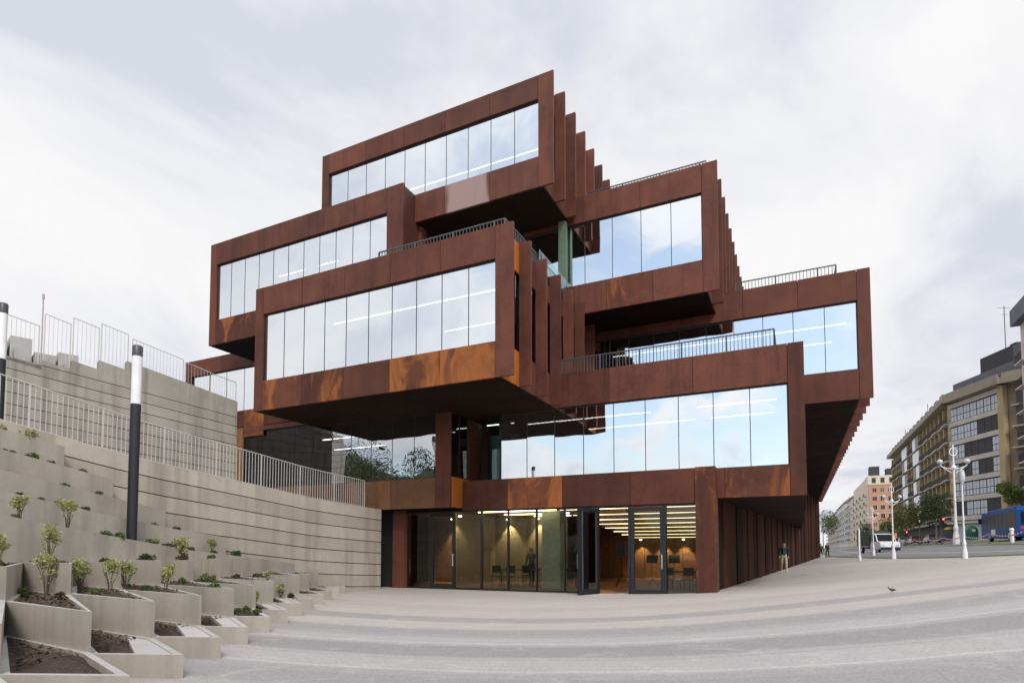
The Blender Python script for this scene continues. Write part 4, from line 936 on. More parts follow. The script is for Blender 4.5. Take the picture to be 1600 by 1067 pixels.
def house(name, label, poly, z0, z1, mat, cat='building'):
    c = sum((Vector(p_) for p_ in poly), Vector((0, 0))) / len(poly); w = b2w(c.x, c.y); O = Vector((w.x, w.y, z0)); root = tag(empty(name, O), label, cat)
    q = [b2w(*p_) for p_ in poly]; q = [Vector((p_.x - O.x, p_.y - O.y)) for p_ in q]
    if area(q) < 0: q.reverse()
    MB().prism([(p_.x, p_.y) for p_ in q], -3, z1 - z0).build('wall', mat, root)
    return root, O
def windows(root, O, a, b, z0, floors, fh, bays, ww, wh, margin=0.6, mats=('windark',), frame='pale', balcony=None, rnd=random.Random(5), sill=0.9, bmat='band', skip=()):
    L_, P = facade_frame(a, b); bw_ = (L_ - 2 * margin) / bays
    for f in range(floors):
        for i in range(bays):
            if (f, i) in skip: continue
            s_ = margin + bw_ * (i + 0.5); z = z0 + f * fh + sill
            wmb = hbox(MB(), P, s_ - ww/2 - 0.09, s_ + ww/2 + 0.09, -0.1, 0.05, z - 0.09, z + wh + 0.09, O).build('window', M[frame], root)
            g_ = MB(); hbox(g_, P, s_ - ww/2, s_ - 0.03, 0.0, 0.058, z, z + wh, O); hbox(g_, P, s_ + 0.03, s_ + ww/2, 0.0, 0.058, z, z + wh, O)
            g_.build('pane', M[rnd.choice(mats)], wmb)
        if balcony:
            for i in range(bays):
                if (i % balcony[1]) != balcony[2]: continue
                s_ = margin + bw_ * (i + 0.5); z = z0 + f * fh
                bl = hbox(MB(), P, s_ - bw_*0.48, s_ + bw_*0.48, 0.0, balcony[0], z - 0.14, z, O).build('balcony', M[bmat], root)
                rl = MB(); hbox(rl, P, s_ - bw_*0.48, s_ + bw_*0.48, balcony[0]-0.05, balcony[0], z + 0.95, z + 1.0, O)
                for t in range(9): tt = s_ - bw_*0.47 + bw_*0.94*t/8; hbox(rl, P, tt - 0.03, tt + 0.03, balcony[0]-0.05, balcony[0]-0.01, z, z + 0.95, O)
                rl.build('balcony_rail', M['charcoal'], bl)
# tan corner block across the street
U0, V0, V1 = 22.5, 114.0, 177.0; C2 = (26.6, 104.0); C3 = (44.0, 92.0); Z0 = gz(22, 100); FH = 2.95; ZB = Z0 + 4.0; NF = 6; ZT = ZB + NF * FH + 0.4
tanb, O = house('apartment_block', 'tall tan apartment block with a rounded glazed corner across the street', [(U0, V0), C2, C3, (60, 110), (50, V1), (U0, V1)], Z0, ZT, M['tanmid'])
def hb(name, mat, P, *k): return hbox(MB(), P, *k, O).build(name, M[mat], tanb)
L1, P1 = facade_frame((U0, V1), (U0, V0)); Lc, Pc = facade_frame((U0, V0), C2); L3, P3 = facade_frame(C2, C3)
rh = random.Random(9)
for f in range(NF + 1):
    z = ZB + f * FH
    hb('floor_band', 'band', Pc, -0.3, Lc + 0.2, 0.0, 0.55, z - 0.75, z - 0.05)
    if f: hb('floor_band', 'band', P1, 0, L1, 0.0, 0.1, z - 0.45, z - 0.2)
nb = 18; bw_ = L1 / nb
for f in range(NF):
    z = ZB + f * FH
    for i in range(nb):
        s0_ = i * bw_
        if i in (5, 6, 9, 10):                                         # glazed bays
            hb('glazed_bay', 'winpale' if (f + i) % 3 else 'eave', P1, s0_, s0_ + bw_, 0.0, 0.9, z, z + FH - 0.5)
        else:
            hb('window', 'windark', P1, s0_ + bw_*0.2, s0_ + bw_*0.8, 0.0, 0.05, z, z + 2.3)
            b_ = hb('balcony', 'band', P1, s0_ + 0.05, s0_ + bw_ - 0.05, 0.0, 1.15 if i % 2 else 0.95, z - 0.2, z - 0.02)
            rl = MB(); hbox(rl, P1, s0_ + 0.1, s0_ + bw_ - 0.1, 0.9, 0.95, z + 0.92, z + 0.98, O)
            for t in range(8): q = s0_ + 0.1 + (bw_ - 0.2) * t / 7; hbox(rl, P1, q - 0.05, q + 0.05, 0.9, 0.94, z, z + 0.92, O)
            rl.build('balcony_rail', M['charcoal'], b_)
            hb('pier', 'tan', P1, s0_ - 0.25, s0_ + 0.25, 0.0, 0.7, z, z + FH - 0.2)
    nc = 7
    for i in range(nc):                                               # glazed rounded corner
        s0_ = 0.1 + i * (Lc - 0.9) / nc; s1_ = s0_ + (Lc - 0.9) / nc
        k = rh.random(); dark_ = (f, i) in ((4, 4), (4, 5), (4, 6), (3, 2), (3, 3), (3, 4), (3, 5), (2, 1), (2, 2), (2, 5), (2, 4), (0, 6), (0, 5), (0, 0), (0, 1))
        w_ = hb('window', 'charcoal', Pc, s0_ + 0.03, s1_ - 0.03, 0.0, 0.4, z - 0.05, z + FH - 0.75)
        if not dark_:
            g_ = MB()
            for a_, b_ in ((0.06, 0.47), (0.53, 0.94)):
                hbox(g_, Pc, s0_ + (s1_ - s0_) * a_, s0_ + (s1_ - s0_) * b_, 0.38, 0.43, z + 0.05, z + 0.85, O); hbox(g_, Pc, s0_ + (s1_ - s0_) * a_, s0_ + (s1_ - s0_) * b_, 0.38, 0.43, z + 0.95, z + 2.0, O)
            g_.build('pane', M['winpale'], w_)
    for i in range(6):
        s0_ = 1.2 + i * (L3 - 1.6) / 6; hb('window', 'windark', P3, s0_, s0_ + 1.6, 0.0, 0.06, z + 0.3, z + 2.0); hb('balcony', 'band', P3, s0_ - 0.3, s0_ + 1.9, 0.0, 0.9, z - 0.15, z)
hb('corner_pier', 'tan', Pc, Lc - 0.75, Lc + 0.3, 0.0, 0.62, ZB - 0.8, ZT)
hb('corner_pier', 'tan', Pc, -0.9, -0.05, 0.0, 0.3, ZB - 0.8, ZT)
for P_, L_ in ((P1, L1), (Pc, Lc), (P3, L3)):
    hb('eave', 'eave', P_, -0.4, L_ + 0.9, 0.0, 1.7, ZT - 0.3, ZT + 0.55); hb('parapet', 'eave', P_, 0, L_, 0.9, 1.1, ZT + 0.55, ZT + 1.3)
for i in range(14): hb('roof_upstand', 'eave', P1, 2 + i * 4.3, 4.2 + i * 4.3, 0.2, 0.8, ZT + 1.3, ZT + 2.0)
hb('attic', 'slate', Pc, -1, Lc + 3, -6, -0.8, ZT + 0.5, ZT + 3.0); hb('roof_house', 'charcoal', Pc, 2.0, 8.5, -8, -3, ZT + 3.0, ZT + 6.2); hb('chimney', 'charcoal', Pc, 5.6, 6.8, -6, -4.8, ZT + 6.2, ZT + 7.2)
hb('shop_front', 'charcoal', P1, 1, L1 - 0.5, 0.0, 0.2, Z0 + 0.2, ZB - 1.0); hb('shop_front', 'winpale', Pc, 0.5, Lc - 1, 0.0, 0.25, Z0 + 0.2, Z0 + 2.6); hb('canopy', 'band', Pc, -0.5, Lc + 0.5, 0.0, 1.2, ZB - 1.3, ZB - 0.95); hb('canopy', 'eave', P1, 0, L1, 0.0, 1.2, ZB - 1.0, ZB - 0.6)
q = b2w(*Pc(4.5, -5)); an = MB().tube((0, 0, 0), (0, 0, 7.5), 0.06, n=5)
for z, w in ((7.2, 0.9), (6.2, 0.5)): an.tube((-w, 0, z), (w, 0, z), 0.03, n=4)
an.build('antenna', M['rail'], tanb, (q.x - O.x, q.y - O.y, ZT + 6.0 - O.z))
for s_ in (L1 * 0.5, L1 * 0.05):
    q = b2w(*P1(s_, -2)); MB().tube((0, 0, 0), (0, 0, 6.5), 0.06, n=5).build('antenna', M['rail'], tanb, (q.x - O.x, q.y - O.y, ZT - O.z))
# houses further along
hs, Oh = house('apartment_block', 'peach brick apartment block with a cream attic far along the street', [(22.5, 240), (33, 240), (33, 300), (22.5, 300)], gz(22, 200), 27.0, M['peach'])
windows(hs, Oh, (33, 240), (22.5, 240), 5.5, 6, 3.0, 4, 1.3, 1.5, mats=('windark', 'winpale', 'windark')) if False else windows(hs, Oh, (22.5, 240), (33, 240), 5.5, 6, 3.0, 4, 1.3, 1.5, mats=('windark', 'windark', 'tandark'), frame='cream')
windows(hs, Oh, (22.5, 300), (22.5, 240), 5.5, 6, 3.0, 12, 1.5, 1.6, mats=('windark',), frame='pale', balcony=(0.9, 3, 1))
LL, PP = facade_frame((22.5, 240), (33, 240)); hbox(MB(), PP, -0.2, LL, -8, 0.15, 24.0, 27.2, Oh).build('attic', M['cream'], hs)
for i in range(4): hbox(MB(), PP, 1 + i * 2.6, 2.2 + i * 2.6, 0.1, 0.2, 24.6, 26.4, Oh).build('window', M['windark'], hs)
hbox(MB(), PP, 0.5, 3.5, -5, -1, 27.2, 30.5, Oh).build('roof_house', M['charcoal'], hs); hbox(MB(), PP, 5.5, 10.5, -5, -1, 27.2, 29.6, Oh).build('roof_house', M['charcoal'], hs)
LL, PP = facade_frame((22.5, 300), (22.5, 240)); hbox(MB(), PP, 0, LL - 0.5, -0.2, 0.12, 3, 27.0, Oh).build('side_render', M['cream'], hs)
for lab, v0, v1, h, mt, bays in (('cream apartment house between the peach block and the white one', 302, 340, 24.5, 'cream', 8), ('white apartment house with rows of balconies far down the street', 343, 420, 25.5, 'pale', 14), ('pale rose apartment house at the far end of the street', 424, 560, 25, 'pinkw', 18)):
    hs, Oh = house('apartment_house', lab, [(22.3, v0), (36, v0), (36, v1), (22.3, v1)], gz(22, 200), h, M[mt])
    windows(hs, Oh, (22.3, v1), (22.3, v0), 5.5, 6, 3.0, bays, 2.2, 1.7, mats=('windark',), frame='pale', balcony=(1.2, 2, 0), bmat='pale')
    windows(hs, Oh, (22.3, v0), (36, v0), 8.5, 5, 3.0, 4, 1.3, 1.6, frame='pale')
    LL, PP = facade_frame((22.3, v1), (22.3, v0)); hbox(MB(), PP, -0.3, LL + 0.3, -4, 0.6, h, h + 0.5, Oh).build('eave', M['eave'], hs); hbox(MB(), PP, 2, LL - 2, -8, -1.5, h + 0.5, h + 2.6, Oh).build('attic', M['pinkw'], hs)
hs, Oh = house('apartment_block', 'sliver of a pink balconied building at the right edge', [(25.1, 78), (40, 78), (40, 91.5), (25.1, 91.5)], gz(24, 90), 29.0, M['pinkw'])
windows(hs, Oh, (25.1, 91.5), (25.1, 78), 6, 7, 3.0, 5, 1.6, 1.6, balcony=(0.9, 2, 0), bmat='pinkw'); LL, PP = facade_frame((25.1, 91.5), (25.1, 78)); hbox(MB(), PP, -0.3, LL + 0.5, -3, 0.9, 29.0, 31.0, Oh).build('roof', M['slate'], hs)

# ------------------------------------------------------------------ street trees
def tree(p, h, cr, label, rnd, mat='lf_g', name='street_tree', n=1500, group='street trees across the road'):
    o = tag(empty(name, p), label, 'tree', group); tr_ = MB(); th = h - cr * 1.1
    tr_.tube((0, 0, -0.2), (0.05, 0.02, th), 0.13, 0.08, n=7)
    cl = []
    for _ in range(9):
        a = rnd.uniform(0, 6.28); r = rnd.uniform(0.25, 0.75) * cr; z = th + rnd.uniform(0.0, 1.15) * cr; tr_.tube((0.05, 0.02, th * 0.92), (math.cos(a) * r, math.sin(a) * r, z), 0.05, 0.02, n=5); cl.append((math.cos(a) * r, math.sin(a) * r, z))
    lf = MB()
    for c in cl: leaves(lf, rnd, c, cr * 0.5, cr * 0.5, cr * 0.42, n // 9, 0.13 + 0.02 * cr)
    tr_.build('trunk', M['bark'], o); lf.build('crown', M[mat], o)
tr = random.Random(21)
M['lf_o'] = leaf_mat('ochre_leaf', (0.07, 0.085, 0.02), (0.20, 0.17, 0.05))
def tree_px(px, u, h, cr, label, mat):
    az = math.atan((px - 800) / FPX) - BA; v = u / math.tan(az); w = b2w(u, v); tree((w.x, w.y, gz(u, v) + 0.1), h, cr, label, tr, mat)
tree_px(1463, 15.4, 5.6, 2.3, 'dense dark green street tree left of the big lamp', 'lf_d'); tree_px(1437, 15.4, 5.2, 2.0, 'ochre tinged street tree beside the dark green one', 'lf_o'); tree_px(1416, 15.4, 5.4, 2.3, 'olive street tree behind the red traffic light', 'lf_o')
tree_px(1392, 15.4, 5.4, 2.4, 'green street tree nearest the peach block', 'lf_g'); tree_px(1590, 22.8, 6.2, 1.7, 'small green tree behind the blue bus', 'lf_g')
tree_px(1357, 18.0, 6, 2.6, 'dark street tree behind the white truck', 'lf_d')
w = b2w(5.6, 168); tree((w.x, w.y, gz(5, 150)), 9.0, 3.6, 'round green tree at the far end of the plaza beside the steel wall', tr, 'lf_g', n=1800, group='trees at the end of the plaza')

# ------------------------------------------------------------------ lamp posts of the street
M['globe'] = plain('grey_globe', (0.55, 0.56, 0.58), 0.2, var=0.15); M['postw'] = plain('white_lamp_paint', (0.78, 0.76, 0.78), 0.45, var=0.06)
def globe(r, c, n=12): return MB().lathe([(r * math.sin(math.pi * i / 8) + 0.002, -r * math.cos(math.pi * i / 8)) for i in range(9)], n, c)
def ornate_lamp(p, h, label, arms=True, rot=0.0):
    o = tag(empty('street_lamp', p, rot), label, 'street lamp', 'white ornate lamp posts'); k = h / 5.0
    MB().lathe([(0.15*k, -0.1), (0.15*k, 0.3*k), (0.12*k, 0.5*k), (0.085*k, 0.75*k), (0.11*k, 0.82*k), (0.10*k, 0.9*k), (0.06*k, 1.05*k), (0.05*k, 2.2*k), (0.065*k, 2.25*k), (0.045*k, 2.35*k), (0.036*k, h * 0.86)], 12).build('pole', M['postw'], o, smooth=True)
    if arms:
        for s_ in (-1, 1):
            a = MB(); z = h * 0.76
            pts = [Vector((0, 0, z)), Vector((s_*0.25*k, 0, z + 0.02*k)), Vector((s_*0.5*k, 0, z + 0.1*k)), Vector((s_*0.6*k, 0, z + 0.2*k))]
            for q0, q1 in zip(pts, pts[1:]): a.tube(q0, q1, 0.022*k, n=6)
            a.tube((s_*0.1*k, 0, z - 0.2*k), (s_*0.45*k, 0, z + 0.05*k), 0.02*k, n=5); am = a.build('arm', M['postw'], o)
            globe(0.13*k, (s_*0.6*k, 0, z + 0.36*k)).build('globe', M['globe'], am, smooth=True)
        r_ = MB(); 
        for i in range(16):
            a0, a1 = 2*math.pi*i/16, 2*math.pi*(i+1)/16; r_.tube((0.16*k*math.cos(a0), 0, h*0.93 + 0.2*k*math.sin(a0)), (0.16*k*math.cos(a1), 0, h*0.93 + 0.2*k*math.sin(a1)), 0.025*k, n=5)
        r_.tube((0, 0, h*0.85), (0, 0, h), 0.03*k, n=6).build('ring_finial', M['postw'], o)
        MB().lathe([(0.05*k, h*0.74), (0.12*k, h*0.77), (0.06*k, h*0.8)], 10).build('collar', M['postw'], o)
    else:
        MB().lathe([(0.055*k, h*0.85), (0.14*k, h*0.88), (0.17*k, h*0.94), (0.12*k, h), (0.02, h*1.01)], 12).build('lantern', M['globe'], o, smooth=True)
def bpos(px, u):
    az = math.atan((px - 800) / FPX) - BA; v = u / math.tan(az); w = b2w(u, v); return Vector((w.x, w.y, gz(u, v)))
p = bpos(1506, 7.15); ornate_lamp(p, 138 / FPX * p.y, 'white lamp post with one lantern at the edge of the plaza', False)
p = bpos(1395, 5.5); ornate_lamp(p, 117 / FPX * p.y, 'white two globe lamp post at the plaza edge before the traffic light', True, R(8))
p = bpos(1494, 15.0); ornate_lamp(p, 158 / FPX * p.y, 'tallest white two globe lamp post on the grass median', True, R(-12))
p = bpos(1364, 6.0); ornate_lamp(p, 78 / FPX * p.y, 'distant white lamp post behind the truck', True, R(10))
p = bpos(1342, 3.9); o = tag(empty('slim_post', p), 'slim white post standing before the truck', 'post'); MB().lathe([(0.11, -0.1), (0.11, 0.3), (0.07, 0.35), (0.07, 2.2), (0.02, 2.3)], 10).build('pole', M['postw'], o)

# ------------------------------------------------------------------ traffic lights
M['red'] = plain('red_signal', (0.8, 0.02, 0.02), 0.4, emit=(1.0, 0.06, 0.03), es=6.0); M['lens'] = plain('dark_lens', (0.02, 0.03, 0.02), 0.3)
def traffic_light(p, h, label):
    o = tag(empty('traffic_light', p, R(20)), label, 'traffic light', 'red traffic lights across the road')
    MB().tube((0, 0, -0.1), (0, 0, h), 0.06, n=8).build('pole', M['rail'], o)
    hd = MB().rbox(-0.17, 0.17, -0.28, 0.0, h - 0.95, h, 0.03).build('signal_head', M['black'], o)
    for i, m in enumerate(('red', 'lens', 'lens')): MB().tube((0, -0.28, h - 0.17 - 0.3 * i), (0, -0.31, h - 0.17 - 0.3 * i), 0.115, n=12).build('lens', M[m], hd)
    vz = MB()
    for i in range(3): vz.box(-0.13, 0.13, -0.42, -0.285, h - 0.05 - 0.3*i, h - 0.035 - 0.3*i)
    vz.build('visor', M['black'], hd)
for px, u, ypx, lab in ((1471, 14.8, 811, 'traffic light showing red beside the dark green tree'), (1414, 14.8, 831, 'traffic light showing red behind the two globe lamp'), (1382, 14.8, 842, 'farthest traffic light showing red near the peach block')):
    p = bpos(px, u); zt_ = at(px, ypx, p.y).z + 0.17; traffic_light(p, max(2.2, zt_ - p.z), lab)

# ------------------------------------------------------------------ vehicles
M['busblue'] = plain('bus_blue', (0.005, 0.055, 0.24), 0.5, var=0.05, spec=0.15); M['tyre'] = plain('tyre_rubber', (0.015, 0.015, 0.016), 0.8); M['rim'] = plain('wheel_rim', (0.35, 0.36, 0.38), 0.35, 0.7)
M['carglass'] = plain('vehicle_glass', (0.012, 0.014, 0.016), 0.35, spec=0.08); M['vwhite'] = plain('white_car_paint', (0.78, 0.78, 0.79), 0.2, var=0.03); M['vblue'] = plain('navy_car_paint', (0.02, 0.025, 0.06), 0.2); M['vred'] = plain('tail_red', (0.5, 0.02, 0.02), 0.3)
M['vgrey'] = plain('grey_car_paint', (0.16, 0.16, 0.17), 0.25); M['chrome'] = plain('head_lamp', (0.75, 0.77, 0.8), 0.1, 0.3); M['truckbox'] = plain('dark_truck_body', (0.035, 0.045, 0.035), 0.6); M['vpink'] = plain('maroon_car_paint', (0.25, 0.06, 0.08), 0.25)
def wheel(root, x, y, r, w):
    s_ = 1 if x > 0 else -1
    t = MB().tube((x - w/2, y, r), (x + w/2, y, r), r, n=18).build('wheel', M['tyre'], root); MB().tube((x + s_*(w/2 + 0.004), y, r), (x + s_*(w/2 + 0.02), y, r), r * 0.6, n=14).build('rim', M['rim'], t)
def profile_body(prof, w, taper=0.0):
    """side outline (y, z) swept over the width, with the shoulders pulled in"""
    mb = MB(); n = len(prof); zs = [z for _, z in prof]; z1 = max(zs)
    def xw(z): return w/2 - taper * max(0, (z - z1 * 0.55) / (z1 * 0.45))
    L_ = [(-xw(z), y, z) for y, z in prof]; R_ = [(xw(z), y, z) for y, z in prof]
    return mb.add(L_ + R_, [tuple(range(n)), tuple(range(2*n-1, n-1, -1))] + [(i, n+i, n+(i+1)%n, (i+1)%n) for i in range(n)])
def bus(p, rot):
    o = tag(empty('city_bus', p, rot), 'blue city bus driving along the far carriageway at the right edge', 'bus'); L_ = 12.0; w = 2.5
    prof = [(0.1, 0.35), (12.0 - 0.15, 0.35), (12.0, 0.6), (12.0, 1.2), (11.75, 2.75), (11.5, 3.0), (0.3, 3.0), (0.05, 2.8), (0.0, 0.6)]
    profile_body(prof, w).build('body', M['busblue'], o)
    MB().rbox(-1.0, 1.0, 1.5, 10.5, 3.0, 3.22, 0.08).build('roof_pod', M['busblue'], o)
    for s_ in (-1, 1):
        x = s_ * (w/2 + 0.012)
        for i in range(8):
            y0 = 0.6 + i * 1.3; MB().box(min(x, x - s_*0.02), max(x, x - s_*0.02), y0, y0 + 1.22, 1.25, 2.65).build('window', M['carglass'], o)
        for y in (2.6, 9.0): wheel(o, s_ * (w/2 - 0.13), y, 0.48, 0.28)
        MB().box(min(x, x + s_*0.01), max(x, x + s_*0.01), 6.9, 8.3, 0.55, 1.2).build('advert', M['white'], o)
        MB().box(x - 0.05 if s_ > 0 else x - 0.25, x + 0.25 if s_ > 0 else x + 0.05, 11.9, 12.05, 1.9, 2.5).build('mirror', M['black'], o)
        MB().box(s_*0.95 - 0.12, s_*0.95 + 0.12, -0.02, 0.02, 1.0, 1.3).build('tail_light', M['vred'], o); MB().box(s_*0.95 - 0.15, s_*0.95 + 0.15, 11.99, 12.02, 0.75, 0.95).build('headlight', M['chrome'], o)
    MB().add([(-1.15, 12.005, 1.25), (1.15, 12.005, 1.25), (1.1, 11.77, 2.7), (-1.1, 11.77, 2.7)], [(0, 1, 2, 3)]).build('windscreen', M['carglass'], o); MB().box(-1.0, 1.0, -0.02, 0.0, 1.5, 2.6).build('rear_window', M['carglass'], o)
def car(p, rot, label, mat, kind='car', scale=1.0):
    o = tag(empty('parked_car' if kind == 'car' else 'van', p, rot), label, 'car' if kind == 'car' else 'van'); w = 1.75
    prof = [(0.0, 0.35), (4.2, 0.35), (4.25, 0.6), (4.15, 0.85), (3.1, 1.0), (2.5, 1.42), (1.0, 1.45), (0.3, 1.05), (0.0, 0.95)]
    profile_body(prof, w, 0.18).build('body', M[mat], o, smooth=False)
    for s_ in (-1, 1):
        for y in (0.8, 3.4): wheel(o, s_ * (w/2 - 0.08), y, 0.31, 0.2)
        MB().add([(s_*0.84, 0.75, 1.02), (s_*0.84, 2.95, 1.02), (s_*0.73, 2.45, 1.38), (s_*0.73, 1.05, 1.38)], [(0, 1, 2, 3)]).build('side_window', M['carglass'], o)
        MB().box(s_*0.6 - 0.15, s_*0.6 + 0.15, 4.18, 4.26, 0.62, 0.78).build('headlight', M['chrome'], o); MB().box(s_*0.65 - 0.12, s_*0.65 + 0.12, -0.015, 0.01, 0.72, 0.9).build('tail_light', M['vred'], o)
    MB().add([(-0.7, 3.08, 1.015), (0.7, 3.08, 1.015), (0.62, 2.53, 1.42), (-0.62, 2.53, 1.42)], [(0, 1, 2, 3)]).build('windscreen', M['carglass'], o)
    MB().add([(-0.68, 0.32, 1.075), (0.68, 0.32, 1.075), (0.6, 0.93, 1.44), (-0.6, 0.93, 1.44)], [(0, 1, 2, 3)]).build('rear_window', M['carglass'], o)
    return o
def truck(p, rot):
    o = tag(empty('light_truck', p, rot), 'white cabbed light truck with a dark load body on the near road', 'truck'); w = 2.0
    prof = [(0.0, 0.55), (5.6, 0.45), (5.75, 0.7), (5.7, 1.15), (4.95, 1.35), (4.3, 2.15), (3.4, 2.25), (3.3, 0.8), (0.0, 0.8)]
    profile_body(prof[1:8] + [(3.3, 0.5)], w, 0.12).build('cab', M['vwhite'], o)
    MB().box(-0.45, 0.45, 0.1, 5.0, 0.5, 0.75).build('chassis', M['black'], o)
    MB().box(-1.0, 1.0, 5.6, 5.8, 0.35, 0.7).build('bumper', M['vblue'], o)
    ld = MB().box(-1.05, 1.05, 0.0, 3.2, 0.8, 0.95); bd = ld.build('load_bed', M['truckbox'], o)
    for x in (-1.05, 1.0): MB().box(x, x + 0.05, 0.0, 3.2, 0.95, 2.5).build('side_board', M['truckbox'], bd)
    MB().box(-1.0, 1.0, 3.14, 3.19, 0.95, 2.6).build('head_board', M['truckbox'], bd); MB().box(-1.0, 1.0, 0.0, 0.05, 0.95, 2.3).build('tail_board', M['truckbox'], bd)
    MB().add([(-0.9, 5.0, 1.36), (0.9, 5.0, 1.36), (0.82, 4.36, 2.12), (-0.82, 4.36, 2.12)], [(0, 1, 2, 3)]).build('windscreen', M['carglass'], o)
    for s_ in (-1, 1):
        for y in (1.0, 4.9): wheel(o, s_ * 0.88, y, 0.36, 0.22)
        MB().add([(s_*1.005, 3.6, 1.3), (s_*1.005, 4.75, 1.3), (s_*0.93, 4.3, 2.05), (s_*0.93, 3.6, 2.1)], [(0, 1, 2, 3)]).build('side_window', M['carglass'], o)
        MB().box(s_*0.72 - 0.16, s_*0.72 + 0.16, 5.7, 5.77, 0.78, 1.0).build('headlight', M['chrome'], o); MB().box(s_*1.15 - 0.1, s_*1.15 + 0.1, 4.7, 4.78, 1.3, 1.7).build('mirror', M['black'], o)
w = b2w(17.9 + 1.25, 68.0); bus((w.x, w.y, gz(18.5, 74)), -BA)
w = b2w(7.3, 82.0); truck((w.x, w.y, gz(7, 80) + 0.012), -BA + R(174 + 24))
for u, v, lab, mt in ((20.2, 118, 'dark grey car parked beneath the street trees', 'vgrey'), (20.3, 135, 'maroon car parked farther along the far kerb', 'vpink'), (20.2, 150, 'white car parked farthest along the far kerb', 'vwhite')):
    w = b2w(u, v); car((w.x, w.y, gz(u, v) + 0.014), -BA, lab, mt)
# recycling bin, parasol, barrier tape, bollard
p = bpos(1518, 22.2); o = tag(empty('recycling_bin', p + Vector((0, 0, 0.12))), 'round topped green recycling bin in front of the bus', 'bin')
MB().lathe([(0.75, 0.0), (0.82, 0.9), (0.78, 1.4), (0.6, 1.8), (0.3, 2.0), (0.02, 2.05)], 16).build('body', plain('bin_green', (0.01, 0.12, 0.07), 0.4), o, smooth=True); MB().tube((-0.25, -0.7, 1.35), (-0.25, -0.82, 1.35), 0.22, n=12).build('hatch', M['white'], o)
p = bpos(1488, 22.4); o = tag(empty('parasol', p + Vector((0, 0, 0.12))), 'small yellow parasol on the far pavement', 'parasol'); MB().tube((0, 0, 0), (0, 0, 2.3), 0.03, n=6).build('pole', M['postw'], o); MB().lathe([(1.1, 1.85), (1.12, 1.9), (0.6, 2.25), (0.02, 2.45)], 10).build('canopy', plain('yellow_canvas', (0.75, 0.55, 0.08), 0.8), o)
p = bpos(1581, 14.9); o = tag(empty('bollard', p + Vector((0, 0, 0.1))), 'short white bollard before the bus wheels', 'bollard'); MB().lathe([(0.13, 0.0), (0.13, 0.95), (0.17, 1.0), (0.1, 1.15)], 10).build('post', M['postw'], o)
tp = tag(empty('barrier_tape', bpos(1500, 14.3)), 'red and white barrier tape strung along the grass median', 'tape'); O_ = tp.location.copy()
M['tapered'] = plain('tape_red', (0.6, 0.05, 0.05), 0.5)
vs_ = [62 - 1.6 * i for i in range(8)] + []; pts = []
for v in [44 + 2.2 * i for i in range(30)]:
    w = b2w(14.3, v); pts.append((Vector((w.x, w.y, gz(14.3, v))), v))
for i, (q, v) in enumerate(pts):
    if i % 4 == 0: MB().tube(q - O_, q - O_ + Vector((0, 0, 1.05)), 0.025, n=6).build('stake', M['rail'], tp)
red_, wh_ = MB(), MB(); k = 0
for (a, va), (b, vb) in zip(pts, pts[1:]):
    for t in range(6):
        f0, f1 = t / 6, (t + 1) / 6; i0 = pts.index((a, va)) % 4
        sag = lambda f: -0.28 * math.sin(math.pi * ((i0 + f) / 4)); p0, p1 = a.lerp(b, f0) - O_ + Vector((0, 0, 0.95 + sag(f0))), a.lerp(b, f1) - O_ + Vector((0, 0, 0.95 + sag(f1)))
        m_ = red_ if k % 2 else wh_; k += 1; h_ = Vector((0, 0, 0.05)); y_ = Vector((0.004, 0, 0))
        m_.add([p0 - h_, p1 - h_, p1 + h_, p0 + h_], [(0, 1, 2, 3)])
stuff(red_.build('red_stripes', M['tapered'], tp)); stuff(wh_.build('white_stripes', M['white'], tp))

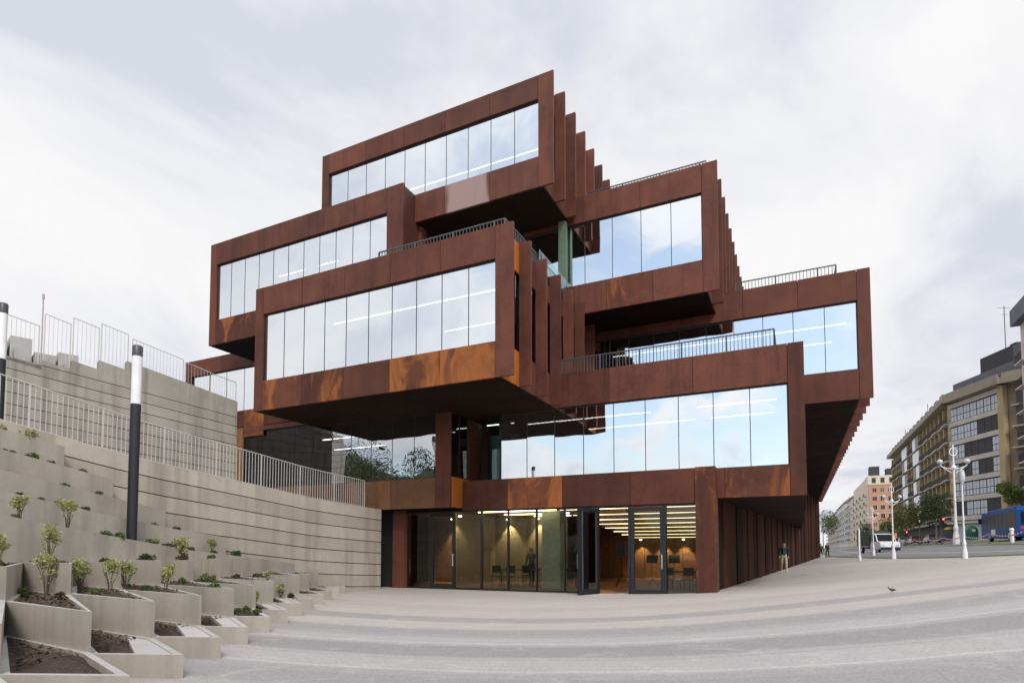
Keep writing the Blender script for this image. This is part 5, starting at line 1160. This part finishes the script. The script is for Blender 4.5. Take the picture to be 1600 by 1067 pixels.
# ------------------------------------------------------------------ people
def person(p, rot, label, J, zones, group=None, name='person'):
    """J: joints with radius; zones: joint -> material name; body grown with a Skin modifier into one surface"""
    names = list(J); ed = [('pelvis', 'chest'), ('chest', 'neck'), ('neck', 'head'), ('head', 'crown')]
    for s_ in 'LR': ed += [('chest', 'sh' + s_), ('sh' + s_, 'el' + s_), ('el' + s_, 'wr' + s_), ('wr' + s_, 'ha' + s_), ('pelvis', 'hip' + s_), ('hip' + s_, 'kn' + s_), ('kn' + s_, 'an' + s_), ('an' + s_, 'toe' + s_)]
    me = bpy.data.meshes.new('body'); me.from_pydata([J[n_][0] for n_ in names], [(names.index(a), names.index(b)) for a, b in ed], [])
    t = bpy.data.objects.new('body', me); COL.objects.link(t)
    md = t.modifiers.new('skin', 'SKIN'); md.use_smooth_shade = True; md.branch_smoothing = 0.6
    for i, n_ in enumerate(names):
        r = J[n_][1]; sv = me.skin_vertices[0].data[i]; sv.radius = (r, r) if not isinstance(r, tuple) else r; sv.use_root = (n_ == 'pelvis')
    t.modifiers.new('sub', 'SUBSURF').levels = 2; t.modifiers['sub'].render_levels = 2
    dg = bpy.context.evaluated_depsgraph_get(); m2 = bpy.data.meshes.new_from_object(t.evaluated_get(dg)); bpy.data.objects.remove(t)
    mats = sorted(set(zones.values())); m2.materials.clear()
    for m_ in mats: m2.materials.append(M[m_])
    segs = [(Vector(J[a][0]), Vector(J[b][0]), zones[b]) for a, b in ed]
    for f in m2.polygons:
        c = f.center; best = None
        for a, b, z in segs:
            d = b - a; u_ = max(0, min(1, (c - a).dot(d) / d.length_squared)); e_ = (a + d * u_ - c).length
            if best is None or e_ < best[0]: best = (e_, z)
        z_ = best[1]
        hd = Vector(J['head'][0])
        if z_ == zones['crown'] or z_ == zones['head']:
            z_ = zones['crown'] if (c.z > hd.z + 0.05 or (c.y > hd.y + 0.045 and c.z > hd.z - 0.05)) else zones['head']
        f.material_index = mats.index(z_)
    o = tag(empty(name, p, rot), label, 'person', group); b_ = link('body', m2, o)
    hd = J['head'][0]
    MB().box(-0.012, 0.012, hd[1] - 0.135, hd[1] - 0.09, hd[2] - 0.05, hd[2] + 0.01).build('nose', M['skin'], b_)
    for s_ in (-1, 1): globe(0.012, (s_ * 0.035, hd[1] - 0.095, hd[2] + 0.012), 6).build('eye', M['black'], b_); globe(0.025, (s_ * 0.092, hd[1] + 0.005, hd[2] - 0.01), 6).build('ear', M['skin'], b_)
    for s_ in 'LR':                                     # fingers and thumb rooted in the palm
        h_ = Vector(J['ha' + s_][0]); w_ = Vector(J['wr' + s_][0]); d = (h_ - w_).normalized(); sd_ = d.cross(Vector((1, 0, 0))).normalized() if abs(d.x) < 0.9 else Vector((0, 1, 0))
        fb = MB()
        for i in range(4):
            b0 = h_ + sd_ * (0.027 - 0.018 * i); ln = (0.062, 0.072, 0.068, 0.052)[i]; m_ = b0 + d * ln * 0.55; fb.tube(b0 - d * 0.02, m_, 0.009, 0.008, n=6).tube(m_, m_ + (d + Vector((0, -0.5, 0))).normalized() * ln * 0.5, 0.008, 0.006, n=6)
        b0 = w_.lerp(h_, 0.4) + sd_ * 0.03; fb.tube(b0, b0 + (d + sd_ * 0.8).normalized() * 0.06, 0.010, 0.007, n=6); fb.build('fingers', M[zones['ha' + s_]], b_)
    return o
M['skin'] = plain('skin', (0.48, 0.28, 0.20), 0.6); M['hair'] = plain('dark_hair', (0.02, 0.015, 0.012), 0.7); M['hairg'] = plain('grey_hair', (0.25, 0.24, 0.23), 0.8)
M['jacket'] = plain('navy_jacket', (0.010, 0.014, 0.030), 0.8, var=0.3); M['shirt'] = plain('teal_shirt', (0.02, 0.06, 0.10), 0.8); M['beige'] = plain('beige_trousers', (0.42, 0.34, 0.26), 0.85); M['shoe'] = plain('white_shoes', (0.6, 0.58, 0.55), 0.6); M['darkcloth'] = plain('dark_clothes', (0.014, 0.014, 0.018), 0.85)
M['greycloth'] = plain('grey_clothes', (0.10, 0.11, 0.12), 0.85)
def walk(stride=0.16, arm=0.12, sit=False):
    J = {'pelvis': ((0, 0, 0.95), (0.15, 0.12)), 'chest': ((0, -0.01, 1.28), (0.18, 0.13)), 'neck': ((0, -0.01, 1.46), 0.062), 'head': ((0, -0.03, 1.58), (0.088, 0.1)), 'crown': ((0, -0.02, 1.68), (0.075, 0.085))}
    for s_, x in (('L', 1), ('R', -1)):
        f = x * stride
        J['sh'+s_] = ((x*0.19, 0, 1.39), 0.07); J['el'+s_] = ((x*0.25, f*0.4 + 0.02, 1.13), 0.055); J['wr'+s_] = ((x*0.25, f*0.9*arm/0.12 - 0.06, 0.90), 0.038); J['ha'+s_] = ((x*0.245, f*1.0 - 0.08, 0.83), 0.04)
        J['hip'+s_] = ((x*0.095, 0, 0.88), 0.1); J['kn'+s_] = ((x*0.10, -f*0.6 - 0.02, 0.50), 0.07); J['an'+s_] = ((x*0.10, -f*1.1 + 0.04, 0.09 + (0.04 if x > 0 else 0)), 0.045); J['toe'+s_] = ((x*0.12, -f*1.1 - 0.11, 0.04), 0.04)
    return J
def zones(top, leg, shoe, hair): 
    z = {'chest': top, 'neck': 'skin', 'head': 'skin', 'crown': hair}
    for s_ in 'LR': z.update({'sh'+s_: top, 'el'+s_: top, 'wr'+s_: top, 'ha'+s_: 'skin', 'hip'+s_: leg, 'kn'+s_: leg, 'an'+s_: leg, 'toe'+s_: shoe})
    return z
w = b2w(-0.75, 36.5); man = person((w.x, w.y, gz(-0.75, 36.5)), R(-16), 'person in navy jacket and beige trousers walking beside the steel wall', walk(), zones('jacket', 'beige', 'shoe', 'hair'))
MB().prism([(-0.055, -0.165), (0.055, -0.165), (0.06, -0.10), (-0.06, -0.10)], 1.0, 1.42).build('shirt_front', M['shirt'], man)
w = at(1293, 873, 66); u_, v_ = w2b(w.x, w.y); person((w.x, w.y, gz(u_, v_)), R(10), 'person in dark clothes walking far down the plaza', walk(0.12), zones('darkcloth', 'darkcloth', 'darkcloth', 'hair'))
w = at(1283, 870, 76); u_, v_ = w2b(w.x, w.y); person((w.x, w.y, gz(u_, v_)), R(190), 'person in black standing at the far corner of the steel wall', walk(0.05), zones('darkcloth', 'darkcloth', 'darkcloth', 'hair'))
w = b2w(-8.25, 23.4); person((w.x, w.y, FZ + 0.02), R(60), 'person in dark clothes standing inside behind the glass', walk(0.04), zones('darkcloth', 'darkcloth', 'darkcloth', 'hair'))
w = b2w(-10.9, 24.6); person((w.x, w.y, FZ + 0.02), R(-30), 'person in grey standing behind the tables indoors', walk(0.05), zones('greycloth', 'darkcloth', 'darkcloth', 'hairg'))

# ------------------------------------------------------------------ furniture in the hall
def bput(o, u, v, z, r=0.0): w = b2w(u, v); o.location = (w.x, w.y, z); o.rotation_euler = (0, 0, -BA + r); return o
HZ = FZ + 0.02
def table(u, v, label, wd=1.6):
    o = tag(empty('table'), label, 'table', 'tables in the hall'); MB().box(-wd/2, wd/2, -0.4, 0.4, 0.71, 0.75).build('table_top', M['black'], o)
    for x in (-wd/2 + 0.06, wd/2 - 0.06):
        for y in (-0.34, 0.34): MB().tube((x, y, 0), (x, y, 0.71), 0.022, n=6).build('leg', M['black'], o)
    return bput(o, u, v, HZ)
def chair(u, v, r, label):
    o = tag(empty('chair'), label, 'chair', 'chairs in the hall'); MB().box(-0.21, 0.21, -0.2, 0.22, 0.43, 0.46).build('seat', M['black'], o); MB().box(-0.2, 0.2, 0.19, 0.22, 0.6, 0.9).build('backrest', M['black'], o)
    for x in (-0.18, 0.18):
        MB().tube((x, -0.18, 0), (x, -0.18, 0.43), 0.014, n=5).build('leg', M['rail'], o); MB().tube((x, 0.2, 0), (x, 0.2, 0.88), 0.014, n=5).build('leg', M['rail'], o)
    return bput(o, u, v, HZ, r)
table(-11.0, 23.6, 'black table at the left of the pair behind the hall glazing'); table(-9.9, 24.9, 'black table at the right of the pair behind the hall glazing'); table(-4.2, 24.2, 'black table behind the rightmost glass pane', 1.3)
for i, (u, v, r) in enumerate(((-11.9, 23.0, 0.3), (-11.2, 22.9, 0.1), (-10.5, 22.9, -0.2), (-11.0, 24.4, 3.1), (-9.5, 24.2, 0.2), (-4.6, 23.4, 0.1), (-3.9, 23.5, -0.2), (-3.5, 24.9, 2.9))):
    chair(u, v, r, f'black chair in the hall, {ORD[i]} from the left' if i < 5 else f'black chair behind the rightmost pane, {ORD[i-5]} from the left')
o = tag(empty('loudspeaker'), 'black loudspeaker on a tripod seen through the open door', 'loudspeaker'); MB().rbox(-0.18, 0.18, -0.17, 0.17, 1.35, 1.95, 0.03).build('cabinet', M['black'], o); MB().tube((0, 0, 0.35), (0, 0, 1.36), 0.02, n=6).build('pole', M['black'], o)
for a in (0.3, 2.4, 4.5): MB().tube((0, 0, 0.55), (0.5 * math.cos(a), 0.5 * math.sin(a), 0.01), 0.015, n=5).build('leg', M['black'], o)
bput(o, -6.95, 25.3, HZ)
for u, v, lab in ((-5.9, 26.5, 'music stand beyond the loudspeaker in the hall'), (-5.0, 26.9, 'music stand behind the closed glass door')):
    o = tag(empty('music_stand'), lab, 'stand'); MB().tube((0, 0, 0.3), (0, 0, 1.1), 0.015, n=6).build('pole', M['black'], o); MB().add([(-0.25, 0, 1.0), (0.25, 0, 1.0), (0.25, 0.12, 1.35), (-0.25, 0.12, 1.35)], [(0, 1, 2, 3)]).build('desk', M['black'], o)
    for a in (0.3, 2.4, 4.5): MB().tube((0, 0, 0.32), (0.3 * math.cos(a), 0.3 * math.sin(a), 0.01), 0.01, n=5).build('leg', M['black'], o)
    bput(o, u, v, HZ)
o = tag(empty('indoor_plant'), 'dark leafy plant standing inside next to the open door', 'plant'); MB().lathe([(0.2, 0), (0.26, 0.45), (0.24, 0.46)], 12).build('pot', M['black'], o); lf = MB(); leaves(lf, sr, (0, 0, 1.3), 0.5, 0.4, 0.8, 260, 0.11); lf.build('foliage', M['lf_d'], o); bput(o, -7.6, 22.4, HZ)
# pigeon on the plaza
p = None
for f in range(60, 400):
    q = at(1394, 926, f / 10)
    if q.z <= gw(q.x, q.y): p = q; break
o = tag(empty('small_bird', (p.x, p.y, gw(p.x, p.y)), R(80)), 'small dark bird on the open plaza at right', 'bird'); o.scale = (0.55,) * 3
prof = [(0.0, -0.16), (0.035, -0.12), (0.06, -0.05), (0.065, 0.03), (0.045, 0.09), (0.03, 0.12)]
bd = MB(); n = 10; k = len(prof)
for r, y in prof: bd.v += [(r * 0.85 * math.cos(2*math.pi*i/n), y, 0.13 + 0.25 * max(0, y) + r * math.sin(2*math.pi*i/n)) for i in range(n)]
for j in range(k - 1):
    for i in range(n): bd.f.append([j*n+i, j*n+(i+1)%n, (j+1)*n+(i+1)%n, (j+1)*n+i]); bd.m.append(0)
globe(0.032, (0, 0.14, 0.215), 8); hd = [(0.032*math.sin(math.pi*i/6)+0.001, -0.032*math.cos(math.pi*i/6)) for i in range(7)]; bd.lathe(hd, 8, (0, 0.14, 0.22)).tube((0, 0.165, 0.215), (0, 0.195, 0.205), 0.008, 0.002, n=5).add([(-0.04, -0.13, 0.125), (0.04, -0.13, 0.125), (0.05, -0.24, 0.105), (-0.05, -0.24, 0.105)], [(0, 1, 2, 3)])
bd.build('body', plain('pigeon_grey', (0.06, 0.055, 0.06), 0.6), o, smooth=True)
for x in (-0.025, 0.025): MB().tube((x, 0.0, 0.0), (x, 0.0, 0.09), 0.006, n=5).tube((x, -0.01, 0.006), (x, 0.035, 0.004), 0.005, n=4).build('leg', plain('bird_leg', (0.35, 0.12, 0.1), 0.7), o)

# ------------------------------------------------------------------ wooded hill behind the viewer, mirrored in the glazing
def hill_h(th, d):                                      # th: angle from straight behind the facades (building grid) towards the left
    e_ = 2.5 + 8.5 / (1 + math.exp(-(th - 36) / 5.0)) + 1.2 * math.sin(th * 0.35) + 0.8 * math.sin(th * 0.9 + 1)
    f = max(0, min(1, (d - 60) / 90)); f = f * f * (3 - 2 * f); return -0.3 + f * (150 * math.tan(R(e_)))
mb = MB(); ths = [-70 + 4 * i for i in range(45)]; ds = [55, 70, 85, 100, 115, 130, 150, 190, 240]; n = len(ths)
for d in ds:
    for th in ths: w = b2w(-d * math.sin(R(th)), -d * math.cos(R(th))); mb.v.append((w.x, w.y, hill_h(th, d) if d <= 150 else hill_h(th, 150) - (d - 150) * 0.05))
for j in range(len(ds) - 1):
    for i in range(n - 1): mb.f.append([j*n+i, j*n+i+1, (j+1)*n+i+1, (j+1)*n+i]); mb.m.append(0)
hl = struct(mb.build('hill', plain('hill_ground', (0.035, 0.045, 0.02), 0.95, var=0.4, scale=0.08)))
hr = random.Random(17); wd = MB()
for _ in range(560):
    th = hr.uniform(-66, 100); d = hr.uniform(75, 155); w = b2w(-d * math.sin(R(th)), -d * math.cos(R(th))); z = hill_h(th, d); r = hr.uniform(2.5, 5)
    leaves(wd, hr, (w.x, w.y, z + r * 0.4), r, r, r * hr.uniform(0.7, 1.0), 330, r * 0.075)
stuff(tag(wd.build('hillside_wood', M['lf_d']), 'dark wood on the hill mirrored in the lower glazing', 'wood'))
